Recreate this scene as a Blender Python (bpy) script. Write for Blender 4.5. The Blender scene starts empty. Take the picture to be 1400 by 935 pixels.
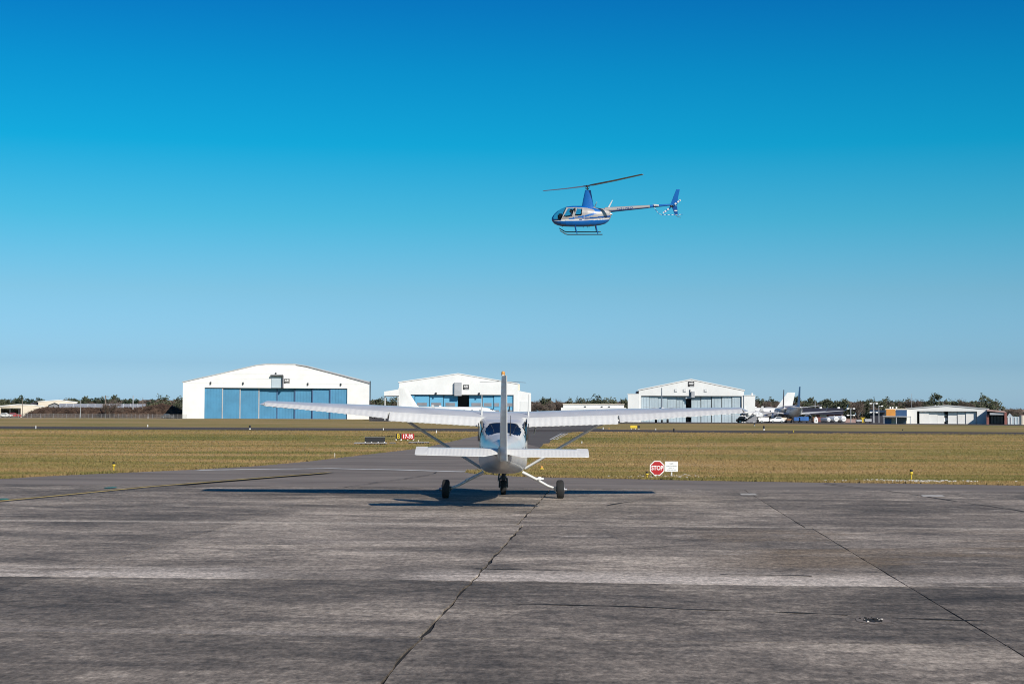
import bpy, bmesh, math, random
from mathutils import Vector, Matrix, Euler, noise as mnoise, geometry as mgeom
random.seed(7)
R = math.radians
S = bpy.context.scene
COL = S.collection

# ------------------------------------------------------------------ camera
F = 2218.0                       # focal length in photo pixels (1400 wide)
CAM_H = 1.95
PITCH = math.atan(97.5 / F)
ROLL = R(0.25)
cd = bpy.data.cameras.new("camera")
cam = bpy.data.objects.new("camera", cd); COL.objects.link(cam)
cd.sensor_width = 36.0; cd.lens = 36.0 * F / 1400.0
cd.clip_start = 0.5; cd.clip_end = 20000
cam.matrix_world = (Matrix.Translation((0, 0, CAM_H)) @ Matrix.Rotation(R(90) + PITCH, 4, 'X')
                    @ Matrix.Rotation(ROLL, 4, 'Z'))
S.camera = cam
CR = cam.matrix_world.to_3x3()

# ------------------------------------------------------------------ sun, sky, exposure
SUN_EL, SUN_AZ = R(29.5), R(149)     # azimuth clockwise from +Y
sd = Vector((math.sin(SUN_AZ) * math.cos(SUN_EL), math.cos(SUN_AZ) * math.cos(SUN_EL), math.sin(SUN_EL)))
sl = bpy.data.lights.new("sun", 'SUN'); sun = bpy.data.objects.new("sun", sl); COL.objects.link(sun)
sl.energy = 5.0; sl.angle = R(0.53); sl.color = (1.0, 0.93, 0.82)
sun.rotation_euler = (-sd).to_track_quat('-Z', 'Y').to_euler()
W = bpy.data.worlds.new("World"); S.world = W; W.use_nodes = True
wn = W.node_tree; bg = wn.nodes['Background']; bg.inputs[1].default_value = 0.1
sky = wn.nodes.new('ShaderNodeTexSky'); sky.sky_type = 'NISHITA'; sky.sun_disc = False
sky.sun_elevation = SUN_EL; sky.sun_rotation = SUN_AZ
tc = wn.nodes.new('ShaderNodeTexCoord'); sx = wn.nodes.new('ShaderNodeSeparateXYZ')
wn.links.new(tc.outputs['Generated'], sx.inputs[0])
mr = wn.nodes.new('ShaderNodeMapRange'); mr.inputs[1].default_value = 0; mr.inputs[2].default_value = 0.70
wn.links.new(sx.outputs[2], mr.inputs[0])
cr = wn.nodes.new('ShaderNodeValToRGB'); wn.links.new(mr.outputs[0], cr.inputs[0])
# air colour by elevation relative to the clear-sky model (deep, polarised blue)
SKY_TINT = [(0.13, (0.88, 1.40, 2.38)), (1.7, (0.50, 0.88, 1.54)), (4.25, (0.385, 0.775, 1.13)),
            (6.8, (0.16, 0.77, 1.03)), (9.34, (0.020, 0.72, 1.01)), (11.84, (0.012, 0.62, 0.97)),
            (14.3, (0.010, 0.48, 0.92)), (20, (0.010, 0.34, 0.80)), (30, (0.020, 0.25, 0.66)), (44, (0.035, 0.22, 0.60))]
els = cr.color_ramp.elements
while len(els) < len(SKY_TINT): els.new(0.5)
for e, (a, c) in zip(els, SKY_TINT):
    e.position = min(1, math.sin(R(a)) / 0.70); e.color = (c[0] / 3, c[1] / 3, c[2] / 3, 1)
mx = wn.nodes.new('ShaderNodeVectorMath'); mx.operation = 'MULTIPLY'
wn.links.new(sky.outputs[0], mx.inputs[0]); wn.links.new(cr.outputs[0], mx.inputs[1])
ms = wn.nodes.new('ShaderNodeVectorMath'); ms.operation = 'SCALE'; ms.inputs[3].default_value = 3.0
wn.links.new(mx.outputs[0], ms.inputs[0]); wn.links.new(ms.outputs[0], bg.inputs[0])
S.view_settings.view_transform = 'Standard'; S.view_settings.look = 'None'
S.view_settings.exposure = 0.0; S.view_settings.gamma = 1.0
S.view_settings.use_curve_mapping = False
S.render.engine = 'CYCLES'
S.cycles.pixel_filter_type = 'BLACKMAN_HARRIS'; S.cycles.filter_width = 1.05

# ------------------------------------------------------------------ picture <-> world
def ray(px, py):
    return CR @ Vector(((px - 700) / F, (467.5 - py) / F, -1.0))
def ground(px, py, z=0.0):
    d = ray(px, py); t = (z - CAM_H) / d.z
    return Vector((d.x * t, d.y * t, z))
def at(px, py, Y):
    d = ray(px, py); t = Y / d.y
    return Vector((d.x * t, Y, CAM_H + d.z * t))

# ------------------------------------------------------------------ materials
class NT:
    def __init__(s, name):
        s.m = bpy.data.materials.new(name); s.m.use_nodes = True
        s.t = s.m.node_tree; s.b = s.t.nodes['Principled BSDF']
    def n(s, typ, **k):
        x = s.t.nodes.new(typ)
        for a, v in k.items(): setattr(x, a, v)
        return x
    def l(s, a, b): s.t.links.new(a, b)
    def math(s, op, a, b=None, c=None, clamp=False):
        x = s.n('ShaderNodeMath', operation=op); x.use_clamp = clamp
        for i, v in enumerate((a, b, c)):
            if v is None: continue
            if isinstance(v, (int, float)): x.inputs[i].default_value = v
            else: s.l(v, x.inputs[i])
        return x.outputs[0]
    def noise(s, vec, scale, detail=4, rough=0.55, dist=0.0):
        x = s.n('ShaderNodeTexNoise'); x.inputs['Scale'].default_value = scale
        x.inputs['Detail'].default_value = detail; x.inputs['Roughness'].default_value = rough
        x.inputs['Distortion'].default_value = dist
        if vec is not None: s.l(vec, x.inputs['Vector'])
        return x.outputs[0]
    def ramp(s, fac, stops):
        x = s.n('ShaderNodeValToRGB'); e = x.color_ramp.elements
        while len(e) < len(stops): e.new(0.5)
        for q, (p, c) in zip(e, stops):
            q.position = p; q.color = (*c, 1) if len(c) == 3 else c
        s.l(fac, x.inputs[0]); return x.outputs[0]
    def mapr(s, v, a, b, c=0.0, d=1.0, smooth=False):
        x = s.n('ShaderNodeMapRange')
        if smooth: x.interpolation_type = 'SMOOTHSTEP'
        for i, q in enumerate((a, b, c, d)): x.inputs[i + 1].default_value = q
        s.l(v, x.inputs[0]); return x.outputs[0]
    def mix(s, fac, a, b, mode='MIX'):
        x = s.n('ShaderNodeMix', data_type='RGBA', blend_type=mode)
        for i, v in ((0, fac), (6, a), (7, b)):
            if isinstance(v, (int, float)): x.inputs[i].default_value = v
            elif isinstance(v, tuple): x.inputs[i].default_value = (*v, 1)
            else: s.l(v, x.inputs[i])
        return x.outputs[2]
    def vscale(s, vec, sc):
        x = s.n('ShaderNodeVectorMath', operation='MULTIPLY'); s.l(vec, x.inputs[0]); x.inputs[1].default_value = sc
        return x.outputs[0]
    def pos(s): return s.n('ShaderNodeNewGeometry').outputs['Position']
    def obj(s): return s.n('ShaderNodeTexCoord').outputs['Object']
    def bump(s, h, strength=0.3, dist=0.02):
        x = s.n('ShaderNodeBump'); x.inputs['Strength'].default_value = strength
        x.inputs['Distance'].default_value = dist
        s.l(h, x.inputs['Height']); s.l(x.outputs[0], s.b.inputs['Normal'])

def paint(name, c, rough=0.45, var=0.06, scale=1.5, metal=0.0, coat=0.0, spec=0.5):
    k = NT(name); o = k.obj()
    f = k.noise(o, scale, 5, 0.6)
    lo = tuple(max(0, v * (1 - 2 * var)) for v in c); hi = tuple(min(1, v * (1 + var)) for v in c)
    k.l(k.ramp(f, [(0.3, lo), (0.7, hi)]), k.b.inputs['Base Color'])
    k.b.inputs['Roughness'].default_value = rough; k.b.inputs['Metallic'].default_value = metal
    k.b.inputs['Specular IOR Level'].default_value = spec
    if coat: k.b.inputs['Coat Weight'].default_value = coat; k.b.inputs['Coat Roughness'].default_value = 0.1
    return k.m

AX = R(3.9)                      # the pavement's long axis, to the right of straight ahead
def pave_coords(k):
    r = k.n('ShaderNodeVectorRotate', rotation_type='Z_AXIS'); k.l(k.pos(), r.inputs['Vector'])
    r.inputs['Angle'].default_value = AX
    s = k.n('ShaderNodeSeparateXYZ'); k.l(r.outputs[0], s.inputs[0])
    return r.outputs[0], s.outputs[0], s.outputs[1]

def concrete_mat():
    k = NT("weathered_concrete"); p, u, v = pave_coords(k)
    s1 = k.noise(k.vscale(p, (0.40, 0.85, 1)), 1.0, 9, 0.70, 0.6)
    s2 = k.noise(k.vscale(p, (2.2, 5.0, 1)), 1.0, 6, 0.75, 0.2)
    streak = k.math('ADD', k.math('MULTIPLY', s1, 0.56), k.math('MULTIPLY', s2, 0.44))
    blot = k.noise(k.vscale(p, (0.5, 0.8, 1)), 0.55, 9, 0.68, 0.3)
    grain = k.noise(k.vscale(p, (1.0, 0.45, 1)), 24.0, 4, 0.75)
    speck = k.noise(k.vscale(p, (1.3, .8, 1)), 7.0, 6, 0.82)
    oi = k.n('ShaderNodeObjectInfo')
    f = k.math('ADD', k.math('MULTIPLY', streak, 0.62), k.math('MULTIPLY', blot, 0.38))
    f = k.math('ADD', f, k.math('MULTIPLY', k.math('SUBTRACT', oi.outputs['Random'], 0.5), 0.07))
    c = k.ramp(f, [(0.38, (0.068, 0.057, 0.046)), (0.45, (0.133, 0.111, 0.091)), (0.53, (0.250, 0.208, 0.170)),
                   (0.62, (0.470, 0.395, 0.322))])
    pour = k.math('ADD', k.math('MULTIPLY', k.mapr(v, 18.55, 18.62), 0.36), k.math('MULTIPLY', k.mapr(v, 27.9, 28.0), -0.12))
    warmth = k.noise(k.vscale(p, (0.09, 0.12, 1)), 1.0, 3, 0.6)
    pour = k.math('ADD', k.math('ADD', pour, 0.84), k.mapr(warmth, 0.35, 0.65, -0.16, 0.20))
    pv = k.n('ShaderNodeVectorMath', operation='SCALE'); k.l(c, pv.inputs[0]); k.l(pour, pv.inputs[3]); c = pv.outputs[0]
    # worn pale strips where the paving joints were re-cut
    nb = k.noise(k.vscale(p, (0.20, 1.3, 1)), 1.0, 8, 0.68, 0.4); nu = k.noise(k.vscale(p, (0.16, 0.02, 1)), 1.0, 3, 0.6)
    def span(a, b, soft=1.5): return k.math('MULTIPLY', k.mapr(u, a - soft, a + soft, 0, 1, True), k.mapr(u, b - soft, b + soft, 1, 0, True))
    uR = k.math('MAXIMUM', k.math('MAXIMUM', span(-2.4, 3.2, .5), k.math('MULTIPLY', span(3.2, 9), .6)), span(-20, -4.4, .6)); uR = k.math('ADD', k.math('MULTIPLY', uR, 0.85), 0.12)
    one = k.math('ADD', k.math('MULTIPLY', k.mapr(nu, 0.40, 0.56, 0.0, 1.0, True), 0.7), 0.3)
    def band(v0, v1, lo, hi, col, amt, um=None):
        nonlocal c
        vv = k.math('ADD', v, k.math('MULTIPLY', k.math('SUBTRACT', nb, 0.5), 0.75 * (v1 - v0)))
        m = k.math('MULTIPLY', k.mapr(vv, v0, v0 + 0.02 * (v1 - v0)), k.mapr(vv, v0 + 0.45 * (v1 - v0), v1, 1, 0, True))
        m = k.math('MULTIPLY', m, k.mapr(nb, lo, hi, 0.0, amt, True)); m = k.math('MULTIPLY', m, um or one)
        c = k.mix(m, c, col)
    band(18.62, 20.3, 0.35, 0.54, (0.58, 0.50, 0.43), 0.9, uR)
    band(27.9, 28.45, 0.30, 0.50, (0.48, 0.41, 0.34), 0.85)
    band(23.3, 24.9, 0.46, 0.64, (0.33, 0.28, 0.24), 0.5)
    band(13.95, 14.35, 0.36, 0.60, (0.33, 0.28, 0.24), 0.5)
    # brown gravelly wear near the right-hand slabs
    br = k.noise(k.vscale(p, (0.3, 0.6, 1)), 0.6, 5, 0.6)
    brm = k.math('MULTIPLY', k.math('MULTIPLY', k.mapr(br, 0.46, 0.62, 0, 0.75, True), k.mapr(u, .8, 2.2)), k.math('MULTIPLY', k.mapr(v, 19.5, 20.5), k.mapr(v, 27.4, 27.9, 1, 0)))
    c = k.mix(brm, c, (0.190, 0.138, 0.088))
    sc = k.noise(k.vscale(p, (0.7, 1.1, 1)), 0.55, 8, 0.7, 0.5)
    c = k.mix(k.math('MULTIPLY', k.mapr(sc, 0.60, 0.68, 0, 0.8, True), k.mapr(v, 18.6, 19.4, 0.25, 1)), c, (0.46, 0.395, 0.335))
    # turning tyre scuffs: pale arcs
    for (x, y), r0, w in ((pav(150, 842), 1.05, 0.05), (pav(165, 838), 0.85, 0.03), (pav(250, 690), 1.9, 0.09),
                          (pav(590, 672), 6.5, 0.05), (pav(600, 668), 7.2, 0.04), (pav(260, 694), 2.3, 0.06)):
        du = k.math('SUBTRACT', u, x); dv = k.math('SUBTRACT', v, y)
        d = k.math('SQRT', k.math('ADD', k.math('MULTIPLY', du, du), k.math('MULTIPLY', dv, dv)))
        m = k.mapr(k.math('ABSOLUTE', k.math('SUBTRACT', d, r0)), w * 0.4, w * 1.6, 1, 0, True)
        m = k.math('MULTIPLY', m, k.mapr(blot, 0.40, 0.6, 0.0, 0.30))
        c = k.mix(m, c, (0.34, 0.29, 0.25))
    g = k.mapr(grain, 0.28, 0.72, 0.50, 1.50)
    g2 = k.mapr(speck, 0.3, 0.7, 0.50, 1.50)
    gg = k.n('ShaderNodeVectorMath', operation='SCALE'); k.l(c, gg.inputs[0]); k.l(k.math('MULTIPLY', g, g2), gg.inputs[3])
    cc = gg.outputs[0]
    chips = k.n('ShaderNodeTexVoronoi'); chips.inputs['Scale'].default_value = 6.0; k.l(k.vscale(p, (1.0, 0.5, 1)), chips.inputs['Vector'])
    cm = k.math('MULTIPLY', k.mapr(chips.outputs['Distance'], 0.06, 0.13, 1, 0), k.mapr(blot, 0.46, 0.60, 0.05, 0.8))
    cc = k.mix(cm, cc, (0.34, 0.31, 0.28))
    k.l(cc, k.b.inputs['Base Color'])
    k.l(k.mapr(streak, 0.3, 0.7, 0.68, 0.92), k.b.inputs['Roughness'])
    k.b.inputs['Specular IOR Level'].default_value = 0.25
    k.bump(k.math('ADD', k.math('MULTIPLY', grain, 0.5), speck), 0.35, 0.012)
    return k.m

def asphalt_mat(name, lo, hi):
    k = NT(name); p, u, v = pave_coords(k)
    a = k.noise(k.vscale(p, (0.2, 0.7, 1)), 0.8, 7, 0.6, 0.4); g = k.noise(p, 25, 3, 0.7)
    c = k.ramp(a, [(0.32, lo), (0.68, hi)])
    gg = k.n('ShaderNodeVectorMath', operation='SCALE'); k.l(c, gg.inputs[0]); k.l(k.mapr(g, 0.25, 0.75, 0.8, 1.2), gg.inputs[3])
    k.l(gg.outputs[0], k.b.inputs['Base Color']); k.b.inputs['Roughness'].default_value = 0.9
    k.b.inputs['Specular IOR Level'].default_value = 0.25
    return k.m

def grass_color(k, p):
    wide = k.noise(k.vscale(p, (0.012, 0.045, 1)), 1.0, 6, 0.6, 0.5)
    mid = k.noise(k.vscale(p, (0.06, 0.25, 1)), 1.0, 7, 0.62, 0.4)
    fine = k.noise(k.vscale(p, (1.0, 1.6, 1)), 2.4, 5, 0.75)
    f = k.math('ADD', k.math('MULTIPLY', wide, 0.45), k.math('MULTIPLY', mid, 0.55))
    c = k.ramp(f, [(0.38, (0.098, 0.094, 0.032)), (0.47, (0.146, 0.120, 0.045)), (0.54, (0.205, 0.142, 0.064)),
                   (0.66, (0.275, 0.185, 0.098))])
    gg = k.n('ShaderNodeVectorMath', operation='SCALE'); k.l(c, gg.inputs[0]); k.l(k.mapr(fine, 0.25, 0.75, 0.80, 1.20), gg.inputs[3])
    return gg.outputs[0]
def grass_mat(name, gain=1.0):
    k = NT(name); p = k.pos(); c = grass_color(k, p)
    gg = k.n('ShaderNodeVectorMath', operation='SCALE'); k.l(c, gg.inputs[0]); gg.inputs[3].default_value = gain
    k.l(gg.outputs[0], k.b.inputs['Base Color'])
    k.b.inputs['Roughness'].default_value = 1.0; k.b.inputs['Specular IOR Level'].default_value = 0.1
    k.bump(k.noise(p, 6.0, 5, 0.7), 0.6, 0.05)
    return k.m

def foliage_mat(name, dark, light):
    k = NT(name)
    f = k.noise(k.pos(), 0.45, 4, 0.6); oi = k.n('ShaderNodeObjectInfo')
    f = k.math('ADD', f, k.math('MULTIPLY', k.math('SUBTRACT', oi.outputs['Random'], 0.5), 0.25))
    k.l(k.ramp(f, [(0.32, dark), (0.68, light)]), k.b.inputs['Base Color'])
    k.b.inputs['Roughness'].default_value = 0.8; k.b.inputs['Specular IOR Level'].default_value = 0.2
    return k.m

def glass_mat(name, tint, alpha):
    k = NT(name)
    tr = k.n('ShaderNodeBsdfTransparent'); tr.inputs[0].default_value = (*tint, 1)
    k.b.inputs['Base Color'].default_value = (0.01, 0.015, 0.02, 1); k.b.inputs['Roughness'].default_value = 0.06
    ms = k.n('ShaderNodeMixShader'); ms.inputs[0].default_value = alpha
    k.l(k.b.outputs[0], ms.inputs[2]); k.l(tr.outputs[0], ms.inputs[1])
    k.l(ms.outputs[0], k.t.nodes['Material Output'].inputs[0])
    return k.m

def pav(px, py):                 # pixel -> paving coordinates (u, v)
    g = ground(px, py); a = AX
    return (g.x * math.cos(a) - g.y * math.sin(a), g.x * math.sin(a) + g.y * math.cos(a))

M = {}
M['concrete'] = concrete_mat()
M['asphalt'] = asphalt_mat("old_asphalt", (0.150, 0.126, 0.110), (0.260, 0.220, 0.190))
M['taxi'] = asphalt_mat("taxiway_asphalt", (0.085, 0.074, 0.068), (0.150, 0.130, 0.116))
M['runway'] = asphalt_mat("runway_asphalt", (0.065, 0.050, 0.042), (0.105, 0.084, 0.070))
M['farpave'] = asphalt_mat("far_pavement", (0.085, 0.070, 0.062), (0.12, 0.10, 0.09))
M['tar'] = paint("joint_tar", (0.012, 0.011, 0.011), 0.9, 0.3)
M['grass'] = grass_mat("mown_grass", 1.80); M['blade'] = grass_mat("grass_blades", 1.2)
M['yellow_line'] = paint("worn_yellow_paint", (0.50, 0.36, 0.13), 0.8, 0.25, 2.2)
M['black_line'] = paint("black_line_paint", (0.022, 0.021, 0.021), 0.8, 0.2, 3.0)
M['white_line'] = paint("worn_white_paint", (0.62, 0.60, 0.57), 0.8, 0.2, 3.0)
M['teal'] = paint("teal_marking_paint", (0.02, 0.20, 0.19), 0.7, 0.2)
M['patch'] = paint("pale_patch_concrete", (0.50, 0.465, 0.42), 0.9, 0.2, 5.0)
M['white'] = paint("white_cladding", (0.73, 0.725, 0.71), 0.55, 0.05, 0.25)
M['white2'] = paint("dull_white_cladding", (0.66, 0.66, 0.65), 0.6, 0.05, 0.1)
M['aircraft_white'] = paint("aircraft_white_paint", (0.64, 0.635, 0.62), 0.32, 0.07, 2.0, coat=0.3)
M['control_white_lit'] = paint("control_surface_lit_white", (0.70, 0.69, 0.67), 0.4, 0.03, 5.0)  # same paint as the skin, lightened for sun on the rear-facing surfaces
M['trim_and_shade'] = paint("grey_blue_trim_and_shade", (0.16, 0.19, 0.24), 0.4, 0.05)
M['strutgrey'] = paint("strut_white_paint", (0.62, 0.62, 0.62), 0.4, 0.06)
M['rubber'] = paint("tyre_rubber", (0.016, 0.016, 0.017), 0.85, 0.2)
M['metal'] = paint("bare_metal", (0.45, 0.45, 0.46), 0.35, 0.1, 3, metal=0.8)
M['darkmetal'] = paint("dark_metal", (0.035, 0.037, 0.042), 0.5, 0.15)
M['black'] = paint("flat_black", (0.012, 0.012, 0.014), 0.6, 0.1)
M['navy_glass'] = glass_mat("dark_cabin_glass", (0.05, 0.09, 0.16), 0.88)
M['heli_glass'] = glass_mat("helicopter_glazing", (0.62, 0.80, 0.88), 0.10)
M['bubble_glass'] = glass_mat("bubble_window", (0.45, 0.75, 0.92), 0.35)
M['far_glass'] = paint("far_window_glass", (0.03, 0.05, 0.08), 0.15, 0.1)
M['hblue'] = paint("helicopter_blue_paint", (0.002, 0.115, 0.42), 0.35, 0.04, 2, coat=0.15)
M['hblue2'] = paint("helicopter_deep_blue_and_shade", (0.002, 0.07, 0.28), 0.35, 0.04, 2, coat=0.15)
M['hsilver'] = paint("helicopter_silver_paint", (0.33, 0.315, 0.315), 0.4, 0.04, 2, coat=0.3)
M['hlight'] = paint("helicopter_white_trim", (0.66, 0.67, 0.68), 0.35, 0.02, 2)
M['seat'] = paint("cabin_trim", (0.018, 0.017, 0.022), 0.8, 0.2)
M['skin'] = paint("skin", (0.46, 0.27, 0.20), 0.6, 0.1)
M['shirt'] = paint("shirt_cloth", (0.10, 0.12, 0.18), 0.9, 0.1)
M['hair'] = paint("hair", (0.02, 0.015, 0.012), 0.8, 0.1)
M['blue_door'] = paint("blue_door_paint", (0.055, 0.225, 0.385), 0.55, 0.08, 0.3)
M['sky_door'] = paint("light_blue_door_paint", (0.12, 0.38, 0.58), 0.55, 0.06, 0.3)
M['pale_door'] = paint("pale_grey_door_panel", (0.42, 0.50, 0.55), 0.5, 0.10, 0.25)
M['grey'] = paint("grey_sheet_metal", (0.38, 0.39, 0.41), 0.6, 0.1, 0.4)
M['midgrey'] = paint("mid_grey_paint", (0.22, 0.22, 0.24), 0.6, 0.1, 0.5)
M['roofgrey'] = paint("roof_sheet", (0.40, 0.41, 0.42), 0.6, 0.1, 0.2)
M['cream'] = paint("cream_cladding", (0.66, 0.58, 0.47), 0.7, 0.06, 0.2)
M['orange'] = paint("orange_wall", (0.62, 0.26, 0.05), 0.7, 0.08, 0.5)
M['dkblue'] = paint("slate_blue_wall", (0.035, 0.085, 0.19), 0.5, 0.08, 0.5)
M['tarp'] = paint("blue_tarpaulin", (0.02, 0.13, 0.42), 0.6, 0.25, 0.8)
M['brick'] = paint("red_brick", (0.26, 0.10, 0.085), 0.9, 0.15, 1.0)
M['pink'] = paint("pinkish_block_wall", (0.42, 0.28, 0.25), 0.9, 0.15, 0.6)
M['rust'] = paint("rusty_brown", (0.24, 0.12, 0.06), 0.9, 0.2, 0.6)
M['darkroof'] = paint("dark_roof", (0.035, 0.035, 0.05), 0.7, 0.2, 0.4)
M['red'] = paint("red_sign_paint", (0.42, 0.009, 0.012), 0.45, 0.04, 3)
M['dkred'] = paint("dark_red_tail_paint", (0.14, 0.025, 0.03), 0.5, 0.08)
M['yellow'] = paint("yellow_paint", (0.66, 0.47, 0.03), 0.55, 0.08, 3)
M['signwhite'] = paint("sign_white", (0.84, 0.83, 0.82), 0.45, 0.03, 3)
M['ink'] = paint("grey_print", (0.20, 0.20, 0.23), 0.6, 0.05)
M['tailblue'] = paint("blue_tail_paint", (0.05, 0.20, 0.42), 0.4, 0.1, 0.5)
M['amber'] = paint("amber_lens", (0.62, 0.30, 0.08), 0.25, 0.05)
M['wood'] = paint("weathered_wood_pole", (0.22, 0.18, 0.15), 0.9, 0.2, 1)
M['bark'] = paint("tree_bark", (0.10, 0.080, 0.065), 0.95, 0.2, 1)
M['brush'] = foliage_mat("brush_heap", (0.040, 0.026, 0.020), (0.130, 0.085, 0.060))
M['oak'] = foliage_mat("evergreen_leaves", (0.046, 0.058, 0.038), (0.118, 0.126, 0.074))
M['pine'] = foliage_mat("pine_needles", (0.026, 0.044, 0.034), (0.066, 0.094, 0.058))
M['twig'] = foliage_mat("bare_twigs", (0.105, 0.080, 0.068), (0.235, 0.185, 0.155))
M['palm'] = foliage_mat("dry_shrub", (0.05, 0.045, 0.02), (0.13, 0.11, 0.05))
M['fence'] = paint("galvanised_wire", (0.19, 0.18, 0.18), 0.5, 0.1)

# ------------------------------------------------------------------ object helpers
def tag(o, label=None, cat=None, group=None, kind=None):
    if label: o['label'] = label
    if cat: o['category'] = cat
    if group: o['group'] = group
    if kind: o['kind'] = kind
    return o
def empty(name, loc=(0, 0, 0), rz=0.0, parent=None):
    o = bpy.data.objects.new(name, None); COL.objects.link(o); o.empty_display_size = 0.3
    o.location = loc; o.rotation_euler = (0, 0, rz)
    if parent: o.parent = parent
    return o
def thing(name, label, cat, loc=(0, 0, 0), rz=0.0, group=None):
    return tag(empty(name, loc, rz), label, cat, group)
def link(name, me, parent=None):
    o = bpy.data.objects.new(name, me); COL.objects.link(o)
    if parent: o.parent = parent
    return o
def copy_tree(o, parent=None):
    c = o.copy(); COL.objects.link(c)
    if parent is not None: c.parent = parent
    for ch in list(o.children): copy_tree(ch, c)
    return c

class MB:
    """collects shapes into one mesh"""
    def __init__(s): s.v = []; s.f = []; s.mi = []
    def add(s, vs, fs, mi=0):
        b = len(s.v); s.v += [tuple(v) for v in vs]; s.f += [tuple(i + b for i in f) for f in fs]; s.mi += [mi] * len(fs)
        return s
    def box(s, x0, x1, y0, y1, z0, z1, mi=0, xf=None):
        vs = [Vector((x, y, z)) for z in (z0, z1) for y in (y0, y1) for x in (x0, x1)]
        if xf: vs = [xf @ v for v in vs]
        return s.add(vs, [(0, 2, 3, 1), (4, 5, 7, 6), (0, 1, 5, 4), (2, 6, 7, 3), (0, 4, 6, 2), (1, 3, 7, 5)], mi)
    def tube(s, pts, rad, n=8, mi=0, cap=True, flat=None):
        pts = [Vector(p) for p in pts]
        if not isinstance(rad, (list, tuple)): rad = [rad] * len(pts)
        rings = []; up = None
        for i, p in enumerate(pts):
            t = (pts[min(i + 1, len(pts) - 1)] - pts[max(i - 1, 0)]).normalized()
            if up is None:
                up = Vector((0, 0, 1)) if abs(t.z) < 0.9 else Vector((0, 1, 0))
            a = t.cross(up).normalized(); b = a.cross(t).normalized(); up = b
            fa, fb = flat if flat else (1, 1)
            rings.append([p + a * math.cos(2 * math.pi * j / n) * rad[i] * fa + b * math.sin(2 * math.pi * j / n) * rad[i] * fb
                          for j in range(n)])
        return s.loft(rings, mi, cap)
    def loft(s, rings, mi=0, cap=True, closed=True):
        n = len(rings[0]); vs = [v for r in rings for v in r]; fs = []
        m = n if closed else n - 1
        for i in range(len(rings) - 1):
            for j in range(m):
                k = (j + 1) % n
                fs.append((i * n + j, i * n + k, (i + 1) * n + k, (i + 1) * n + j))
        if cap and closed:
            fs.append(tuple(reversed(range(n)))); fs.append(tuple((len(rings) - 1) * n + j for j in range(n)))
        return s.add(vs, fs, mi)
    def prism(s, poly, y0, y1, mi=0, axis='y'):
        """polygon of (x, z) extruded along y (or other axis)"""
        def mk(a, b, d):
            return {'y': (a, d, b), 'x': (d, a, b), 'z': (a, b, d)}[axis]
        n = len(poly)
        vs = [mk(a, b, y0) for a, b in poly] + [mk(a, b, y1) for a, b in poly]
        fs = [tuple(range(n)), tuple(reversed(range(n, 2 * n)))]
        fs += [(i, i + n, (i + 1) % n + n, (i + 1) % n) for i in range(n)]
        return s.add(vs, fs, mi)
    def sphere(s, c, r, nu=12, nv=8, mi=0, sc=(1, 1, 1)):
        c = Vector(c); rings = []
        for i in range(1, nv):
            th = math.pi * i / nv
            rings.append([c + Vector((r * sc[0] * math.sin(th) * math.cos(2 * math.pi * j / nu),
                                      r * sc[1] * math.sin(th) * math.sin(2 * math.pi * j / nu), r * sc[2] * math.cos(th))) for j in range(nu)])
        return s.loft(rings, mi, True)
    def wheel(s, c, axis, r, w, mi=0, n=20, hub=0.0):
        """tyre-like body of revolution about axis"""
        c = Vector(c); a = Vector(axis).normalized()
        up = Vector((0, 0, 1)); b = a.cross(up).normalized(); d = b.cross(a)
        prof = [(-w / 2 * 0.8, r * 0.62), (-w / 2, r * 0.78), (-w / 2 * 0.86, r * 0.93), (-w / 4, r), (w / 4, r), (w / 2 * 0.86, r * 0.93),
                (w / 2, r * 0.78), (w / 2 * 0.8, r * 0.62)]
        rings = [[c + a * q + (b * math.cos(2 * math.pi * j / n) + d * math.sin(2 * math.pi * j / n)) * rr for j in range(n)] for q, rr in prof]
        return s.loft(rings, mi, True)
    def mesh(s, name, mats, smooth=None):
        me = bpy.data.meshes.new(name); me.from_pydata(s.v, [], s.f)
        for m in (mats if isinstance(mats, (list, tuple)) else [mats]): me.materials.append(m)
        if any(s.mi): me.polygons.foreach_set('material_index', s.mi)
        bm = bmesh.new(); bm.from_mesh(me); bmesh.ops.recalc_face_normals(bm, faces=bm.faces); bm.to_mesh(me); bm.free()
        if smooth is not None:
            me.polygons.foreach_set('use_smooth', [True] * len(me.polygons)); me.set_sharp_from_angle(angle=R(smooth))
        me.update(); return me
    def build(s, name, mats, parent=None, smooth=None):
        return link(name, s.mesh(name, mats, smooth), parent)

def bevel_box(name, mat, parent, x0, x1, y0, y1, z0, z1, bev=0.02):
    bm = bmesh.new(); bmesh.ops.create_cube(bm, size=1)
    for v in bm.verts:
        v.co = Vector(((x0 + x1) / 2 + v.co.x * (x1 - x0), (y0 + y1) / 2 + v.co.y * (y1 - y0), (z0 + z1) / 2 + v.co.z * (z1 - z0)))
    bmesh.ops.bevel(bm, geom=list(bm.edges), offset=bev, segments=2, affect='EDGES')
    me = bpy.data.meshes.new(name); bm.to_mesh(me); bm.free(); me.materials.append(mat)
    return link(name, me, parent)

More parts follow.
